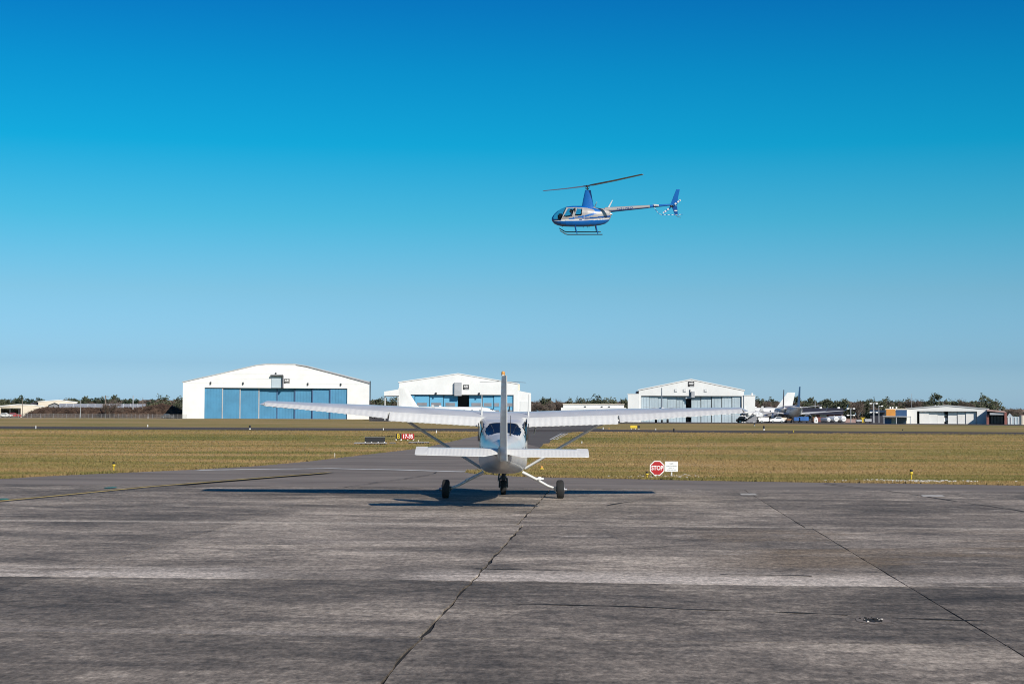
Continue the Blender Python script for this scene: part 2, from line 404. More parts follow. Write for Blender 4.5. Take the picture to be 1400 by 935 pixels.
def text_verts(body, size, bold=0.0, shear=0.0, align='CENTER'):
    cu = bpy.data.curves.new("lettering", 'FONT'); cu.body = body; cu.size = size; cu.align_x = align; cu.align_y = 'CENTER'
    cu.offset = bold; cu.shear = shear; cu.resolution_u = 3; cu.space_line = 1.0
    o = bpy.data.objects.new("lettering", cu); COL.objects.link(o)
    dg = bpy.context.evaluated_depsgraph_get(); me = bpy.data.meshes.new_from_object(o.evaluated_get(dg))
    vs = [v.co.copy() for v in me.vertices]; fs = [tuple(p.vertices) for p in me.polygons]
    bpy.data.objects.remove(o); bpy.data.curves.remove(cu); bpy.data.meshes.remove(me)
    return vs, fs
def lettering(name, body, size, mat, parent, loc, sx=1.0, bold=0.0, shear=0.0):
    """flat print on a plane that faces -Y"""
    vs, fs = text_verts(body, size, bold, shear)
    me = bpy.data.meshes.new(name)
    me.from_pydata([(v.x * sx + loc[0], loc[1], v.y + loc[2]) for v in vs], [], fs); me.materials.append(mat)
    return link(name, me, parent)
def sheet(name, pts, z, mat, parent=None, kind='structure'):
    vs = [(p[0], p[1], z) for p in pts]
    fs = []
    for t in mgeom.tessellate_polygon([[Vector((p[0], p[1], 0)) for p in pts]]):
        x = (Vector(vs[t[1]]) - Vector(vs[t[0]])).cross(Vector(vs[t[2]]) - Vector(vs[t[0]])).z
        if abs(x) > 1e-9: fs.append(tuple(t) if x > 0 else tuple(reversed(t)))
    me = bpy.data.meshes.new(name); me.from_pydata(vs, [], fs); me.materials.append(mat)
    o = link(name, me, parent)
    if kind and not parent: o['kind'] = kind
    return o

# ================================================================== THE GROUND
g = MB(); g.add([(-9000, -2000, 0), (9000, -2000, 0), (9000, 9000, 0), (-9000, 9000, 0)], [(0, 1, 2, 3)])
tag(g.build("ground", M['grass']), kind='structure')

E1 = [(p.x, p.y) for p in (ground(*q) for q in (
    (-260, 656.5), (0, 654.5), (80, 650), (160, 646.5), (260, 642), (350, 637), (420, 630.5), (490, 622.3), (540, 616.5), (574, 612.5),
    (604, 606), (630, 600), (660, 594.5), (672, 589.6)))]
E2 = [(p.x, p.y) for p in (ground(*q) for q in (
    (800, 589.2), (775, 592), (756, 600), (747, 608), (738, 618), (728, 628), (712, 637), (690, 642), (660, 644.2), (638, 645.6), (652, 647.6),
    (690, 650.2), (724, 652), (840, 654.2), (960, 657), (1130, 659.8), (1240, 661), (1400, 663.8), (1700, 669.5)))]
apron_poly = E1 + E2 + [(60, 2), (60, -30), (-60, -30), (-60, 30)]
apron = sheet("apron", apron_poly, 0.004, M['asphalt'])
# the runway crossing behind and the taxiway leading on to the far apron
rw = [ground(*q) for q in ((-900, 582.0), (0, 586.2), (350, 588.0), (640, 589.6), (700, 590.2), (810, 590.0), (1000, 592.1), (1400, 594.6), (2300, 600),
                           (2300, 595.4), (1400, 591.0), (1000, 588.6), (820, 587.2), (640, 586.0), (350, 584.6), (0, 582.6), (-900, 577.6))]
runway = sheet("runway", [(p.x, p.y) for p in rw], 0.016, M['runway'])
tw = [ground(*q) for q in ((668, 590.5), (676, 596.5), (745, 613), (756, 600), (775, 592.2), (802, 589.0), (832, 587.0), (812, 585.2), (826, 580.5), (842, 576.6),
                           (668, 575.7), (668, 586))]
sheet("taxiway", [(p.x, p.y) for p in tw], 0.010, M['taxi'])
fa = [ground(*q) for q in ((505, 575.6), (640, 577.3), (830, 578.8), (1000, 579.0), (1200, 580.2), (1400, 581.6), (1900, 586.0), (1900, 576.6), (1400, 573.9),
                           (1000, 571.7), (700, 570.4), (505, 569.4))]
sheet("far_apron", [(p.x, p.y) for p in fa], 0.022, M['farpave'])
#lane = [ground(*q) for q in ((508, 572.8), (505, 574.3), (250, 572.9), (0, 573.8), (-500, 573.0), (-500, 571.8), (0, 572.6), (250, 571.9))]

# --- concrete slabs, each one a piece of the apron
def inside(pt, poly):
    x, y = pt; c = False; n = len(poly)
    for i in range(n):
        x1, y1 = poly[i]; x2, y2 = poly[(i + 1) % n]
        if (y1 > y) != (y2 > y) and x < (x2 - x1) * (y - y1) / (y2 - y1) + x1: c = not c
    return c
def uv2w(u, v): return (u * math.cos(AX) + v * math.sin(AX), -u * math.sin(AX) + v * math.cos(AX))
SU, SV = 4.92, 4.68
def slab_mesh(seed, gl, gr, jl, jr, deep_gap=0.014):
    """one slab: gl / gr half gaps and jl / jr raggedness of its left and right edges"""
    rnd = random.Random(seed); n = 14; pts = []
    def jit(a, amp): return (rnd.random() - 0.5) * 1.4 * amp + amp * 2.0 * mnoise.noise(Vector((a * 0.45, seed * 9.1, 0.3)))
    hx, hy = SU / 2, SV / 2 - deep_gap / 2
    for i in range(n): t = -1 + 2 * i / n; pts.append((t * (hx - .004), -hy + jit(i, 0.004)))
    for i in range(n): t = -1 + 2 * i / n; pts.append((hx - gr - max(-gr + .003, jit(i + 30, jr)), t * hy))
    for i in range(n): t = 1 - 2 * i / n; pts.append((t * (hx - .004), hy - jit(i + 60, 0.004)))
    for i in range(n): t = 1 - 2 * i / n; pts.append((-hx + gl + max(-gl + .003, jit(i + 90, jl)), t * hy))
    m = len(pts)
    vs = [(x, y, 0.0) for x, y in pts] + [(x, y, 0.022) for x, y in pts]
    fs = [tuple(range(m, 2 * m))] + [(i, (i + 1) % m, (i + 1) % m + m, i + m) for i in range(m)]
    me = bpy.data.meshes.new("slab"); me.from_pydata(vs, [], fs); me.materials.append(M['concrete']); return me
slab_plain = [slab_mesh(i, .006, .006, .004, .004) for i in range(6)]
slab_kinds = {-1: [slab_mesh(20 + i, .006, .019, .004, .020) for i in range(4)], 0: [slab_mesh(30 + i, .017, .009, .022, .005) for i in range(4)],
              1: [slab_mesh(40 + i, .008, .006, .005, .004) for i in range(4)]}
uA = pav(650, 793)[0]            # the long joint that runs up to the aircraft
V0 = 18.6 - 4 * SV
filler = MB()
for r in range(0, 10):
    v = V0 + (r + 0.5) * SV
    off = 0.0 if r < 6 else -0.10
    for c in range(-9, 9):
        u = uA + off + (c + 0.5) * SU
        far = uv2w(u, v + SV / 2)
        cs = [uv2w(u + a * SU / 2, v + b * SV / 2 + 0.25) for a in (-1, 1) for b in (-1, 1)]
        if not all(inside(q, apron_poly) for q in cs): continue
        if abs(far[0]) > 0.36 * far[1] + 4.5 or v + SV / 2 > 46.4: continue
        if v > 42 and u < -9 + SU / 2: continue
        o = link("slab", random.Random(r * 31 + c).choice(slab_kinds.get(c, slab_plain)), apron)
        filler.add([(*uv2w(u + a * SU / 2, v + b * SV / 2), 0.0065) for a, b in ((-1, -1), (1, -1), (1, 1), (-1, 1))], [(0, 1, 2, 3)])
        x, y = uv2w(u, v); o.location = (x, y, 0.007); o.rotation_euler = (0, 0, -AX)
        if c not in slab_kinds and random.Random(r * 7 + c).random() < 0.5: o.rotation_euler.z += math.pi

filler.build("joint_filler", M['tar'], apron)

def strip(name, pxs, w, mat, z, parent=apron, jag=0.0):
    pts = [ground(*q) for q in pxs]; L = []; Rr = []
    dense = []
    for a, b in zip(pts[:-1], pts[1:]):
        n = max(2, int((b - a).length / 0.8))
        dense += [a.lerp(b, i / n) for i in range(n)]
    dense.append(pts[-1])
    for i, p in enumerate(dense):
        t = (dense[min(i + 1, len(dense) - 1)] - dense[max(i - 1, 0)]).normalized(); nrm = Vector((-t.y, t.x, 0))
        L.append(p + nrm * (w / 2 + random.uniform(-jag, jag))); Rr.append(p - nrm * (w / 2 + random.uniform(-jag, jag)))
    m = MB(); n = len(dense)
    m.add([(q.x, q.y, z) for q in L + Rr], [(i, i + 1, n + i + 1, n + i) for i in range(n - 1)])
    return m.build(name, mat, parent)
TL = ((-60, 692.5), (0, 687), (100, 677.2), (200, 667.3), (300, 659), (360, 654.2), (420, 649.5), (450, 647))
strip("line_border", TL, 0.40, M['black_line'], 0.0335, jag=0.02)
strip("painted_line", TL, 0.21, M['yellow_line'], 0.0375, jag=0.015)
strip("painted_line", ((270, 643.0), (350, 641.6), (450, 640.6), (540, 642.3), (638, 645.2)), 0.62, M['white_line'], 0.012, jag=0.03)
for q in ((150, 668.6), (2, 684.8)):
    c = ground(*q); m = MB(); m.add([(c.x + math.cos(a) * 0.16 * random.uniform(.8, 1.2), c.y + math.sin(a) * 0.34 * random.uniform(.7, 1.2), 0.041) for a in
                                     [i * math.pi / 6 for i in range(12)]], [tuple(range(12))])
    m.build("paint_blot", M['teal'], apron)
for (a, b, c2, d) in ((1014, 1036, 676.2, 678.6), (1262, 1292, 678.2, 680.6)):
    sheet("patch", [(p.x, p.y) for p in (ground(a, d), ground(b, d), ground(b - 4, c2), ground(a - 3, c2))], 0.0345, M['patch'], apron)
for i in range(3):               # short double bars at the runway entrance
    x0 = 752 + i * 4.2
    strip("painted_bar", ((x0, 601.2), (x0 + 16, 592.6)), 0.13, M['white_line'], 0.0225)
strip("edge_line", ((-200, 581.6), (0, 582.9), (350, 584.9), (640, 586.4)), 0.5, M['white_line'], 0.0345, runway)
strip("edge_line", ((545, 588.6), (700, 589.9)), 0.5, M['white_line'], 0.0305, runway)
strip("edge_line", ((715, 586.9), (765, 587.3)), 0.8, M['white_line'], 0.0385, runway)
# wandering cracks sealed with tar
def crack(pxs, w, jag):
    strip("crack", pxs, w, M['tar'], 0.0335, jag=jag)
crack(((700, 829.5), (780, 831), (860, 833.4), (940, 836.5), (1010, 838.4), (1090, 841.5), (1160, 844.5)), 0.034, 0.035)
crack(((1160, 846.8), (1270, 850.5), (1345, 853.0)), 0.022, 0.02)
crack(((552, 655.5), (585, 650.5), (598, 646.5)), 0.05, 0.03)
crack(((650, 780.5), (700, 781.4), (745, 782.3), (790, 783.6)), 0.03, 0.03)
crack(((985, 788.5), (1050, 789.5), (1110, 790.6)), 0.028, 0.03)
crack(((830, 693), (850, 689), (868, 687)), 0.07, 0.04)
crack(((470, 668), (512, 661), (552, 655.5)), 0.03, 0.02)
crack(((1128, 661.8), (1185, 668.8), (1240, 676), (1310, 687.5), (1400, 701)), 0.05, 0.03)
# pothole: a spalled hollow with loose aggregate
pc = ground(1192, 852)
ph = MB()
ph.add([(pc.x + math.cos(i * .349) * .15 * random.uniform(.75, 1.2), pc.y + math.sin(i * .349) * .26 * random.uniform(.7, 1.2), 0.0325) for i in range(18)],
       [tuple(range(18))], 2)
ph.add([(pc.x + math.cos(i * .349) * .085 * random.uniform(.75, 1.25), pc.y - .03 + math.sin(i * .349) * .15 * random.uniform(.7, 1.2), 0.0350) for i in range(18)],
       [tuple(range(18))], 0)
for i in range(26):
    a = random.uniform(0, 6.28); rr = random.uniform(.02, .12)
    ph.sphere((pc.x + math.cos(a) * rr, pc.y + math.sin(a) * rr * 1.7, .034), random.uniform(.006, .018), 5, 4, random.choice((0, 0, 1)))
ph.build("pothole", [M['tar'], M['patch'], M['asphalt']], apron)

# --- grass blades along the near verge (uncountable)
def grass_field():
    rnd = random.Random(3); v = []; f = []
    gpoly1 = [(p[0], p[1]) for p in E1] + [(-60, 150), (-60, 46)]
    gp2 = [(p[0], p[1]) for p in E2] + [(60, 40), (90, 150), (24, 165)]
    def blade(x, y, h, w):
        a = rnd.uniform(-0.6, 0.6); dx, dy = math.cos(a) * w, math.sin(a) * w
        lx, ly = rnd.uniform(-.5, .5) * h, rnd.uniform(-.5, .5) * h
        b = len(v); v.extend([(x - dx, y - dy, -.005), (x + dx, y + dy, -.005), (x + lx, y + ly, h)]); f.append((b, b + 1, b + 2))
    for edge in (E1, E2):        # ragged fringe along the pavement
        for a, b in zip(edge[:-1], edge[1:]):
            L = math.hypot(b[0] - a[0], b[1] - a[1])
            if a[1] > 120: continue
            for i in range(int(L * 55)):
                t = rnd.random(); x = a[0] + (b[0] - a[0]) * t; y = a[1] + (b[1] - a[1]) * t
                blade(x + rnd.gauss(0, .06), y + rnd.gauss(0.05, .07), rnd.uniform(.04, .13), rnd.uniform(.012, .03))
    n = 0
    while n < 210000:
        d = 44 + 130 * rnd.random() ** 2.6; x = rnd.uniform(-.34, .34) * d; n += 1
        p = (x, d)
        if inside(p, apron_poly): continue
        hs = 0.42 + 0.6 * mnoise.noise(Vector((x * .35, d * .35, 1.0)))
        blade(x, d, max(.025, rnd.uniform(.03, .075) * (hs + .4)), rnd.uniform(.014, .034) * d / 50)
    me = bpy.data.meshes.new("grass"); me.from_pydata(v, [], f); me.materials.append(M['blade'])
    tag(link("grass", me), "short tan and olive grass growing along the edge of the apron", "grass", kind='stuff')
grass_field()
def stones(name, label, px, py, wx, wy, n, seed):
    rnd = random.Random(seed); c = ground(px, py); m = MB()
    for i in range(n):
        m.sphere((c.x + rnd.gauss(0, wx / 2.4), c.y + rnd.gauss(0, wy / 2.4), .01), rnd.uniform(.015, .05), 5, 4, 0, (1.3, 1, .8))
    tag(m.build(name, M['patch']), label, "gravel", kind='stuff')
stones("gravel", "pale gravel scattered round the foot of the stop sign", 910, 651.6, 1.5, 1.3, 130, 1)
stones("gravel", "pale gravel scattered round the rightmost taxiway edge light", 1255, 657.9, 2.3, .9, 170, 2)

# --- helper: a flat concrete pad in the grass
def pad(px0, px1, py0, py1):
    sheet("sign_pad", [(p.x, p.y) for p in (ground(px0, py1), ground(px1, py1), ground(px1 - 2, py0), ground(px0 + 2, py0))], 0.05, M['patch'])
pad(483, 530, 605.6, 607.4); pad(532, 542, 605.6, 606.6); pad(558, 588, 604.9, 606.2)

# ================================================================== THE LIGHT AIRCRAFT (seen from behind)
# local axes: x right, y forward (away from the camera), z up; origin on the ground between the main wheels
def superring(y, zb, zt, hw, n=48, eu=2.4, el=2.8, zm=None):
    zm = (zb + zt) / 2 if zm is None else zm
    pts = []
    for j in range(n):
        a = 2 * math.pi * j / n; c, s = math.cos(a), math.sin(a)
        e = eu if s > 0 else el
        x = math.copysign(abs(c) ** (2 / e), c) * hw
        z = zm + math.copysign(abs(s) ** (2 / e), s) * ((zt - zm) if s > 0 else (zm - zb))
        pts.append(Vector((x, y, z)))
    return pts
def interp(tab, y):
    tab = sorted(tab)
    if y <= tab[0][0]: return tab[0][1:]
    for a, b in zip(tab[:-1], tab[1:]):
        if y <= b[0]:
            t = (y - a[0]) / (b[0] - a[0]); return tuple(p + (q - p) * t for p, q in zip(a[1:], b[1:]))
    return tab[-1][1:]

PLANE_Y = 36.96
PLANE_X = (688.6 - 700) / F * PLANE_Y
plane = thing("light_aircraft", "white high-wing single-engine aeroplane parked on the apron facing away", "aeroplane", (PLANE_X, PLANE_Y, 0.028))
AR = empty("airframe_pivot")     # temporary: gives the airframe the small list to the right that it stands with
LIST = Matrix.Translation((0, 0, 1.0)) @ Matrix.Rotation(R(0.55), 4, 'Y') @ Matrix.Translation((0, 0, -1.0))
bpy.data.objects.remove(AR)
def lean(o):
    o.data.transform(LIST); return o

def airfoil(n=14, t=0.12, cut=None):
    """closed loop of (chord fraction from LE, thickness) : upper surface from TE to LE, then lower"""
    xs = [0.5 * (1 - math.cos(math.pi * i / n)) for i in range(n + 1)]
    def yt(x): return 5 * t * (0.2969 * math.sqrt(x) - 0.126 * x - 0.3516 * x * x + 0.2843 * x ** 3 - 0.1036 * x ** 4)
    def yc(x): return 0.02 / 0.16 * (0.8 * x - x * x) if x < 0.4 else 0.02 / 0.36 * (0.2 + 0.8 * x - x * x)
    if cut: xs = [x * cut for x in xs]
    up = [(x, yc(x) + yt(x)) for x in reversed(xs)]; lo = [(x, yc(x) - yt(x)) for x in xs[1:]]
    return up + lo

def wing_stations(side):
    out = []
    for s in (0.50, 0.9, 1.6, 2.6, 3.2, 4.0, 4.8, 5.2, 5.40, 5.41, 5.46, 5.50):
        c = 1.63 if s <= 2.6 else 1.63 + (1.12 - 1.63) * (s - 2.6) / (5.45 - 2.6)
        le = 0.84 if s <= 2.6 else 0.84 - 0.20 * (s - 2.6) / 2.85
        z = 1.825 + 0.0455 * (s - 0.52)
        tw = R(6.5 - 5.9 * max(0, s - 2.6) / 2.85)
        th = 0.12
        if s > 5.42: th = 0.12 * (0.8 if s < 5.48 else 0.45)
        out.append((s, c, le, z, tw, th))
    return out
def wing_pt(st, x, zc, side):
    s, c, le, z, tw, th = st
    px, pz = (0.35 - x) * c, zc * c
    y = le - 0.35 * c + px * math.cos(tw) - pz * math.sin(tw)
    return Vector((side * s, y, z + px * math.sin(tw) + pz * math.cos(tw)))
HINGE = 0.735
for side in (-1, 1):
    sts = wing_stations(side); m = MB()
    rings = []
    for st in sts:
        cut = HINGE if st[0] <= 5.405 else 1.0
        rings.append([wing_pt(st, x, z * st[5] / 0.12, side) for x, z in airfoil(14, 0.12, cut)])
    m.loft(rings)
    wing = lean(m.build("wing", M['aircraft_white'], plane, 35))
    # corrugated flap and aileron: ridged skins hinged behind the wing
    def surf(name, s0, s1, droop, nrib):
        mm = MB(); rr = []
        for i in range(nrib * 4 + 1):
            s = s0 + (s1 - s0) * i / (nrib * 4); bead = 0.006 if i % 4 == 2 else (-0.0035 if i % 4 == 0 else 0)
            c = 1.63 if s <= 2.6 else 1.63 + (1.12 - 1.63) * (s - 2.6) / (5.45 - 2.6)
            le = 0.84 if s <= 2.6 else 0.84 - 0.20 * (s - 2.6) / 2.85
            z = 1.825 + 0.0455 * (s - 0.52); tw = R(6.5 - 5.9 * max(0, s - 2.6) / 2.85)
            st = (s, c, le, z, tw, .12)
            sec = [(HINGE + 0.006, 0.050), (HINGE + 0.10, 0.040), (0.90, 0.022), (1.0, 0.004), (1.0, -0.002), (0.90, -0.014), (HINGE + .10, -.022), (HINGE + .006, -.026)]
            ring = []
            hp = wing_pt(st, HINGE, 0.012, side)
            for k, (x, zc) in enumerate(sec):
                p = wing_pt(st, x, zc, side)
                if 0 < k < 4: p.z += bead
                if 3 < k < 7: p.z -= bead
                d = p - hp; ca, sa = math.cos(R(droop)), math.sin(R(droop))
                p = hp + Vector((d.x, d.y * ca - d.z * sa, d.y * sa + d.z * ca)) - Vector((0, 0, 0.004))
                ring.append(p)
            rr.append(ring)
        mm.loft(rr)
        return lean(mm.build(name, M['control_white_lit'], plane, 50))
    surf("flap", 0.53, 2.56, 10, 16)
    surf("aileron", 2.60, 5.385, 3 if side < 0 else 5, 22)
    # strut
    m = MB(); a = Vector((side * 0.50, 0.42, 0.66)); b = Vector((side * 2.36, 0.30, 1.80))
    m.tube([a, b], 0.075, 12, flat=(1.0, 0.42)); m.tube([b - Vector((side * .06, 0, .05)), b + Vector((side * .05, 0, .05))], 0.09, 10)
    lean(m.build("wing_strut", M['strutgrey'], plane, 40))
    # static wick / tie-down / nav light
    m = MB(); m.sphere((side * 5.47, 0.36, 2.07), 0.045, 8, 6, 0, (1, 1.6, .8)); lean(m.build("navigation_light", M['amber'], plane, 60))
    m = MB(); m.tube([(side * 2.5, 0.2, 1.82), (side * 2.52, 0.15, 1.72)], 0.012, 6); lean(m.build("tie_down_ring", M['metal'], plane))
    # main leg, wheel, brake
    m = MB(); m.tube([(side * 0.44, 0.06, 0.585), (side * .75, 0.03, 0.43), (side * 1.02, 0.0, 0.28), (side * 1.21, 0.0, 0.215)], [0.050, .044, .038, .036], 10, flat=(1.25, .8))
    m.tube([(side * 0.8, -0.07, 0.44), (side * 0.84, -.09, 0.41)], 0.02, 6)
    m.build("gear_leg", M['aircraft_white'], plane, 50)
    wl = MB().wheel((side * 1.30, 0, 0.205), (1, 0.0, 0.03 * side), 0.212, 0.165).build("wheel", M['rubber'], plane, 40)
    m = MB(); m.tube([(side * 1.205, 0, .21), (side * 1.395, 0, .20)], .10, 14); m.tube([(side * 1.15, 0, .215), (side * 1.45, 0, .198)], .03, 8)
    m.build("hub", M['metal'], wl, 40)
    m = MB(); m.box(side * 1.195 - .025, side * 1.195 + .025, -.14, -.04, .16, .27); m.build("brake", M['darkmetal'], wl)

m = MB(); rings = []
for s in (-.499, -.25, 0, .25, .499):
    st = (s, 1.63, .84, 1.825 - .012 * (1 - abs(s) * 2), R(6.5), .12)
    rings.append([wing_pt(st, x, z, 1) for x, z in airfoil(14, .12, HINGE)])
m.loft(rings); lean(m.build("wing_center", M['aircraft_white'], plane, 35))
# fuselage with openings for the glazing
FUS = [  # y, z bottom, z top, half width, upper exponent, lower exponent, z of greatest width
    (2.52, .98, 1.36, .30, 2.2, 2.2, 1.15), (2.42, .86, 1.44, .41, 2.4, 2.4, 1.15), (2.2, .76, 1.50, .47, 2.6, 2.6, 1.14), (1.5, .63, 1.56, .52, 2.8, 3.0, 1.08),
    (1.18, .60, 1.60, .535, 2.9, 3.4, 1.05), (0.80, .585, 1.83, .545, 5, 3.6, 1.02), (0.45, .575, 1.875, .55, 8, 3.8, 1.0), (0.0, .57, 1.865, .55, 9, 3.8, 1.0),
    (-.36, .575, 1.835, .545, 9, 3.6, 1.0), (-.58, .578, 1.785, .543, 7, 3.5, 1.0), (-.85, .588, 1.748, .537, 5, 3.3, 1.0), (-1.0, .593, 1.726, .53, 4.0, 3.2, 1.0), (-1.12, .60, 1.700, .52, 3.3, 3.0, 1.0),
    (-1.5, .625, 1.60, .485, 2.7, 2.8, 1.01), (-1.95, .66, 1.485, .43, 2.5, 2.6, 1.02), (-2.4, .70, 1.445, .37, 2.4, 2.4, 1.05), (-3.0, .76, 1.405, .29, 2.3, 2.3, 1.08),
    (-3.8, .86, 1.35, .185, 2.2, 2.2, 1.12), (-4.30, .935, 1.315, .115, 2.1, 2.1, 1.15), (-4.44, .96, 1.30, .095, 2, 2, 1.15)]
def in_glass(c, nrm):
    x, y, z = abs(c.x), c.y, c.z
    if nrm.z > 0.35 and nrm.y < 0.1 and -1.88 < y < -1.06 and z > 1.45:
        t = (y + 1.06) / -0.82                       # rear window, rounded
        return x < (0.405 - 0.05 * t) and not (x > .33 and (t < .10 or t > .92))
    if x > 0.30 and abs(nrm.x) > 0.55 and 1.28 < z < 1.80:
        if -1.30 < y < -0.38: return z < 1.74 - 0.25 * max(0, (-y - .7)) * 1.3 and z > 1.30
        if -0.30 < y < 0.72: return z < 1.80 - max(0, y - .35) * .45
    if nrm.y > 0.2 and nrm.z > 0.15 and 0.78 < y < 1.2 and z > 1.6: return True
    return False
NR = 72
ys = []
y = 2.52
while y > -4.44: ys.append(y); y -= 0.055 if -2.1 < y < 1.3 else 0.11
ys.append(-4.44)
rings = []
for y in ys:
    zb, zt, hw, eu, el, zm = interp(FUS, y); rings.append(superring(y, zb, zt, hw, NR, eu, el, zm))
m = MB().loft(rings)
me = m.mesh("fuselage", [M['aircraft_white'], M['navy_glass'], M['trim_and_shade']], 40)
bm = bmesh.new(); bm.from_mesh(me); bm.normal_update()
glassf = [f for f in bm.faces if in_glass(f.calc_center_median(), f.normal)]
for f in glassf: f.material_index = 1
for f in bm.faces:
    c = f.calc_center_median()
    if f.material_index == 0 and abs(f.normal.x) > .5 and 1.155 + .03 * (c.y + 1) < c.z < 1.20 + .03 * (c.y + 1) and -4.3 < c.y < 2.2: f.material_index = 2
bmg = bm.copy()
bmesh.ops.delete(bm, geom=[f for f in bm.faces if f.material_index == 1], context='FACES')
bmesh.ops.delete(bmg, geom=[f for f in bmg.faces if f.material_index != 1], context='FACES')
bm.to_mesh(me); bm.free(); me.transform(LIST)
fus = link("fuselage", me, plane)
# split the glazing into panes
def islands(bmx):
    seen = set(); out = []
    for f in bmx.faces:
        if f.index in seen: continue
        st = [f]; isl = []; seen.add(f.index)
        while st:
            q = st.pop(); isl.append(q)
            for e in q.edges:
                for o in e.link_faces:
                    if o.index not in seen: seen.add(o.index); st.append(o)
        out.append(isl)
    return out
bmg.faces.ensure_lookup_table(); bmg.faces.index_update()
for isl in islands(bmg):
    if len(isl) < 4: continue
    vm = {}; vs = []; fs = []
    for f in isl:
        ff = []
        for v in f.verts:
            if v not in vm: vm[v] = len(vs); vs.append(v.co - v.normal * 0.004)
            ff.append(vm[v])
        fs.append(tuple(ff))
    gm = bpy.data.meshes.new("window"); gm.from_pydata(vs, [], fs); gm.materials.append(M['navy_glass'])
    gm.polygons.foreach_set('use_smooth', [True] * len(fs)); gm.transform(LIST)
    link("window", gm, plane)
bmg.free()
# cabin inside
m = MB(); m.box(-.38, .38, -1.4, 1.1, .70, .74)
for sx in (-.22, .22):
    m.box(sx - .18, sx + .18, -.05, .45, .74, 1.0); m.box(sx - .2, sx + .2, -.16, -.05, .9, 1.50); m.box(sx - .11, sx + .11, -.15, -.07, 1.5, 1.66)
m.box(-.40, .40, -.95, -.8, .80, 1.4); m.box(-.40, .40, -.8, -.4, .80, 1.0); m.box(-.44, .44, 1.0, 1.12, 1.0, 1.5); m.box(-.30, .30, -1.9, -1.6, .82, 1.2)
lean(m.build("cabin_trim", M['seat'], plane))
# nose: spinner, propeller, exhaust
m = MB(); m.loft([[Vector((math.cos(a) * r, y, 1.18 + math.sin(a) * r)) for a in [i * math.pi / 8 for i in range(16)]] for y, r in
                  ((2.52, .17), (2.62, .165), (2.75, .12), (2.84, .05), (2.86, .01))]); sp = lean(m.build("spinner", M['metal'], plane, 50))
m = MB()
for sgn in (1, -1):
    d = Vector((math.sin(R(8)), 0, math.cos(R(8)))) * sgn
    m.tube([Vector((0, 2.60, 1.18)) + d * t for t in (.1, .35, .6, .85, .93)], [.05, .075, .07, .05, .02], 8, flat=(.35, 1))
lean(m.build("propeller", M['darkmetal'], plane, 50))
# nose gear
m = MB(); m.tube([(0, 1.55, .62), (0, 1.62, .30)], .045, 10); m.tube([(0, 1.62, .44), (0, 1.62, .36)], .075, 10)
for sgn in (-1, 1): m.tube([(0, 1.62, .43), (sgn * .085, 1.62, .38), (sgn * .095, 1.65, .175)], .022, 8)
m.tube([(-.1, 1.65, .175), (.1, 1.65, .175)], .02, 8); m.tube([(0.02, 1.55, .55), (0.03, 1.45, .42), (0.02, 1.55, .33)], .015, 6)
m.build("nose_gear", M['darkmetal'], plane, 50)
nw = MB().wheel((0, 1.65, .175), (1, 0, 0), .178, .135).build("wheel", M['rubber'], plane, 40)
m = MB(); m.tube([(-.075, 1.65, .175), (.075, 1.65, .175)], .075, 12); m.build("hub", M['metal'], nw, 40)
# small things under the belly
for q in ((-.20, 1.1), (.10, .9)):
    m = MB(); m.tube([(q[0], q[1], .62), (q[0] - .04, q[1] - .05, .50)], .014, 6)
    lean(m.build("belly_antenna", M['darkmetal'], plane))
m = MB(); m.tube([(.16, 1.9, .78), (.18, 1.75, .64)], .035, 8); lean(m.build("exhaust_pipe", M['darkmetal'], plane, 60))

# tailplane: fixed surface, drooped corrugated elevators with horn balances
def tail_sec(s): return 0.62 - 0.22 * s / 1.72     # chord of fixed part
HZ, HY = 1.172, -4.47
for side in (-1, 1):
    m = MB(); rings = []
    for s in (0.06, .5, 1.0, 1.48, 1.50):
        c = tail_sec(s); le = HY + c; th = .045
        rings.append([Vector((side * s, le - x * c, HZ + zc)) for x, zc in ((1, .036), (.6, .05), (.25, .045), (.05, .02), (0, 0), (.05, -.02), (.25, -.04), (.6, -.045), (1, -.036))])
    m.loft(rings); stab = lean(m.build("tailplane", M['aircraft_white'], plane, 40))
    m = MB(); rings = []; nrib = 19
    D = R(14)
    def ele(s, ch, fwd, bead, side=side, D=D):
        sec = [(fwd, .0 if fwd > .05 else .036), (-ch * .35, .030 + bead), (-ch * .75, .014 + bead), (-ch, .004), (-ch, -.004), (-ch * .75, -.014 - bead), (-ch * .35, -.030 - bead), (fwd, -.036 if fwd < .05 else -.02)]
        if fwd > .05: sec[0] = (fwd, .022)
        return [Vector((side * s, HY - .012 + a * math.cos(D) + b * math.sin(D), HZ + a * math.sin(D) + b * math.cos(D))) for a, b in sec]
    for i in range(nrib * 4 + 1):
        s = 0.09 + (1.49 - .09) * i / (nrib * 4); bead = .005 if i % 4 == 2 else (-.003 if i % 4 == 0 else 0)
        ch = .44 - .06 * s / 1.7
        if s < .36: ch *= 0.52 + 0.48 * (s - .09) / .27      # cut-away for the rudder
        rings.append(ele(s, ch, 0.0, bead))
    for s in (1.495, 1.56, 1.63, 1.70, 1.725):
        rings.append(ele(s, .38 if s < 1.71 else .35, 0.17 if s < 1.71 else .14, 0.003 if s in (1.56, 1.70) else 0))
    m.loft(rings); lean(m.build("elevator", M['control_white_lit'], plane, 50))
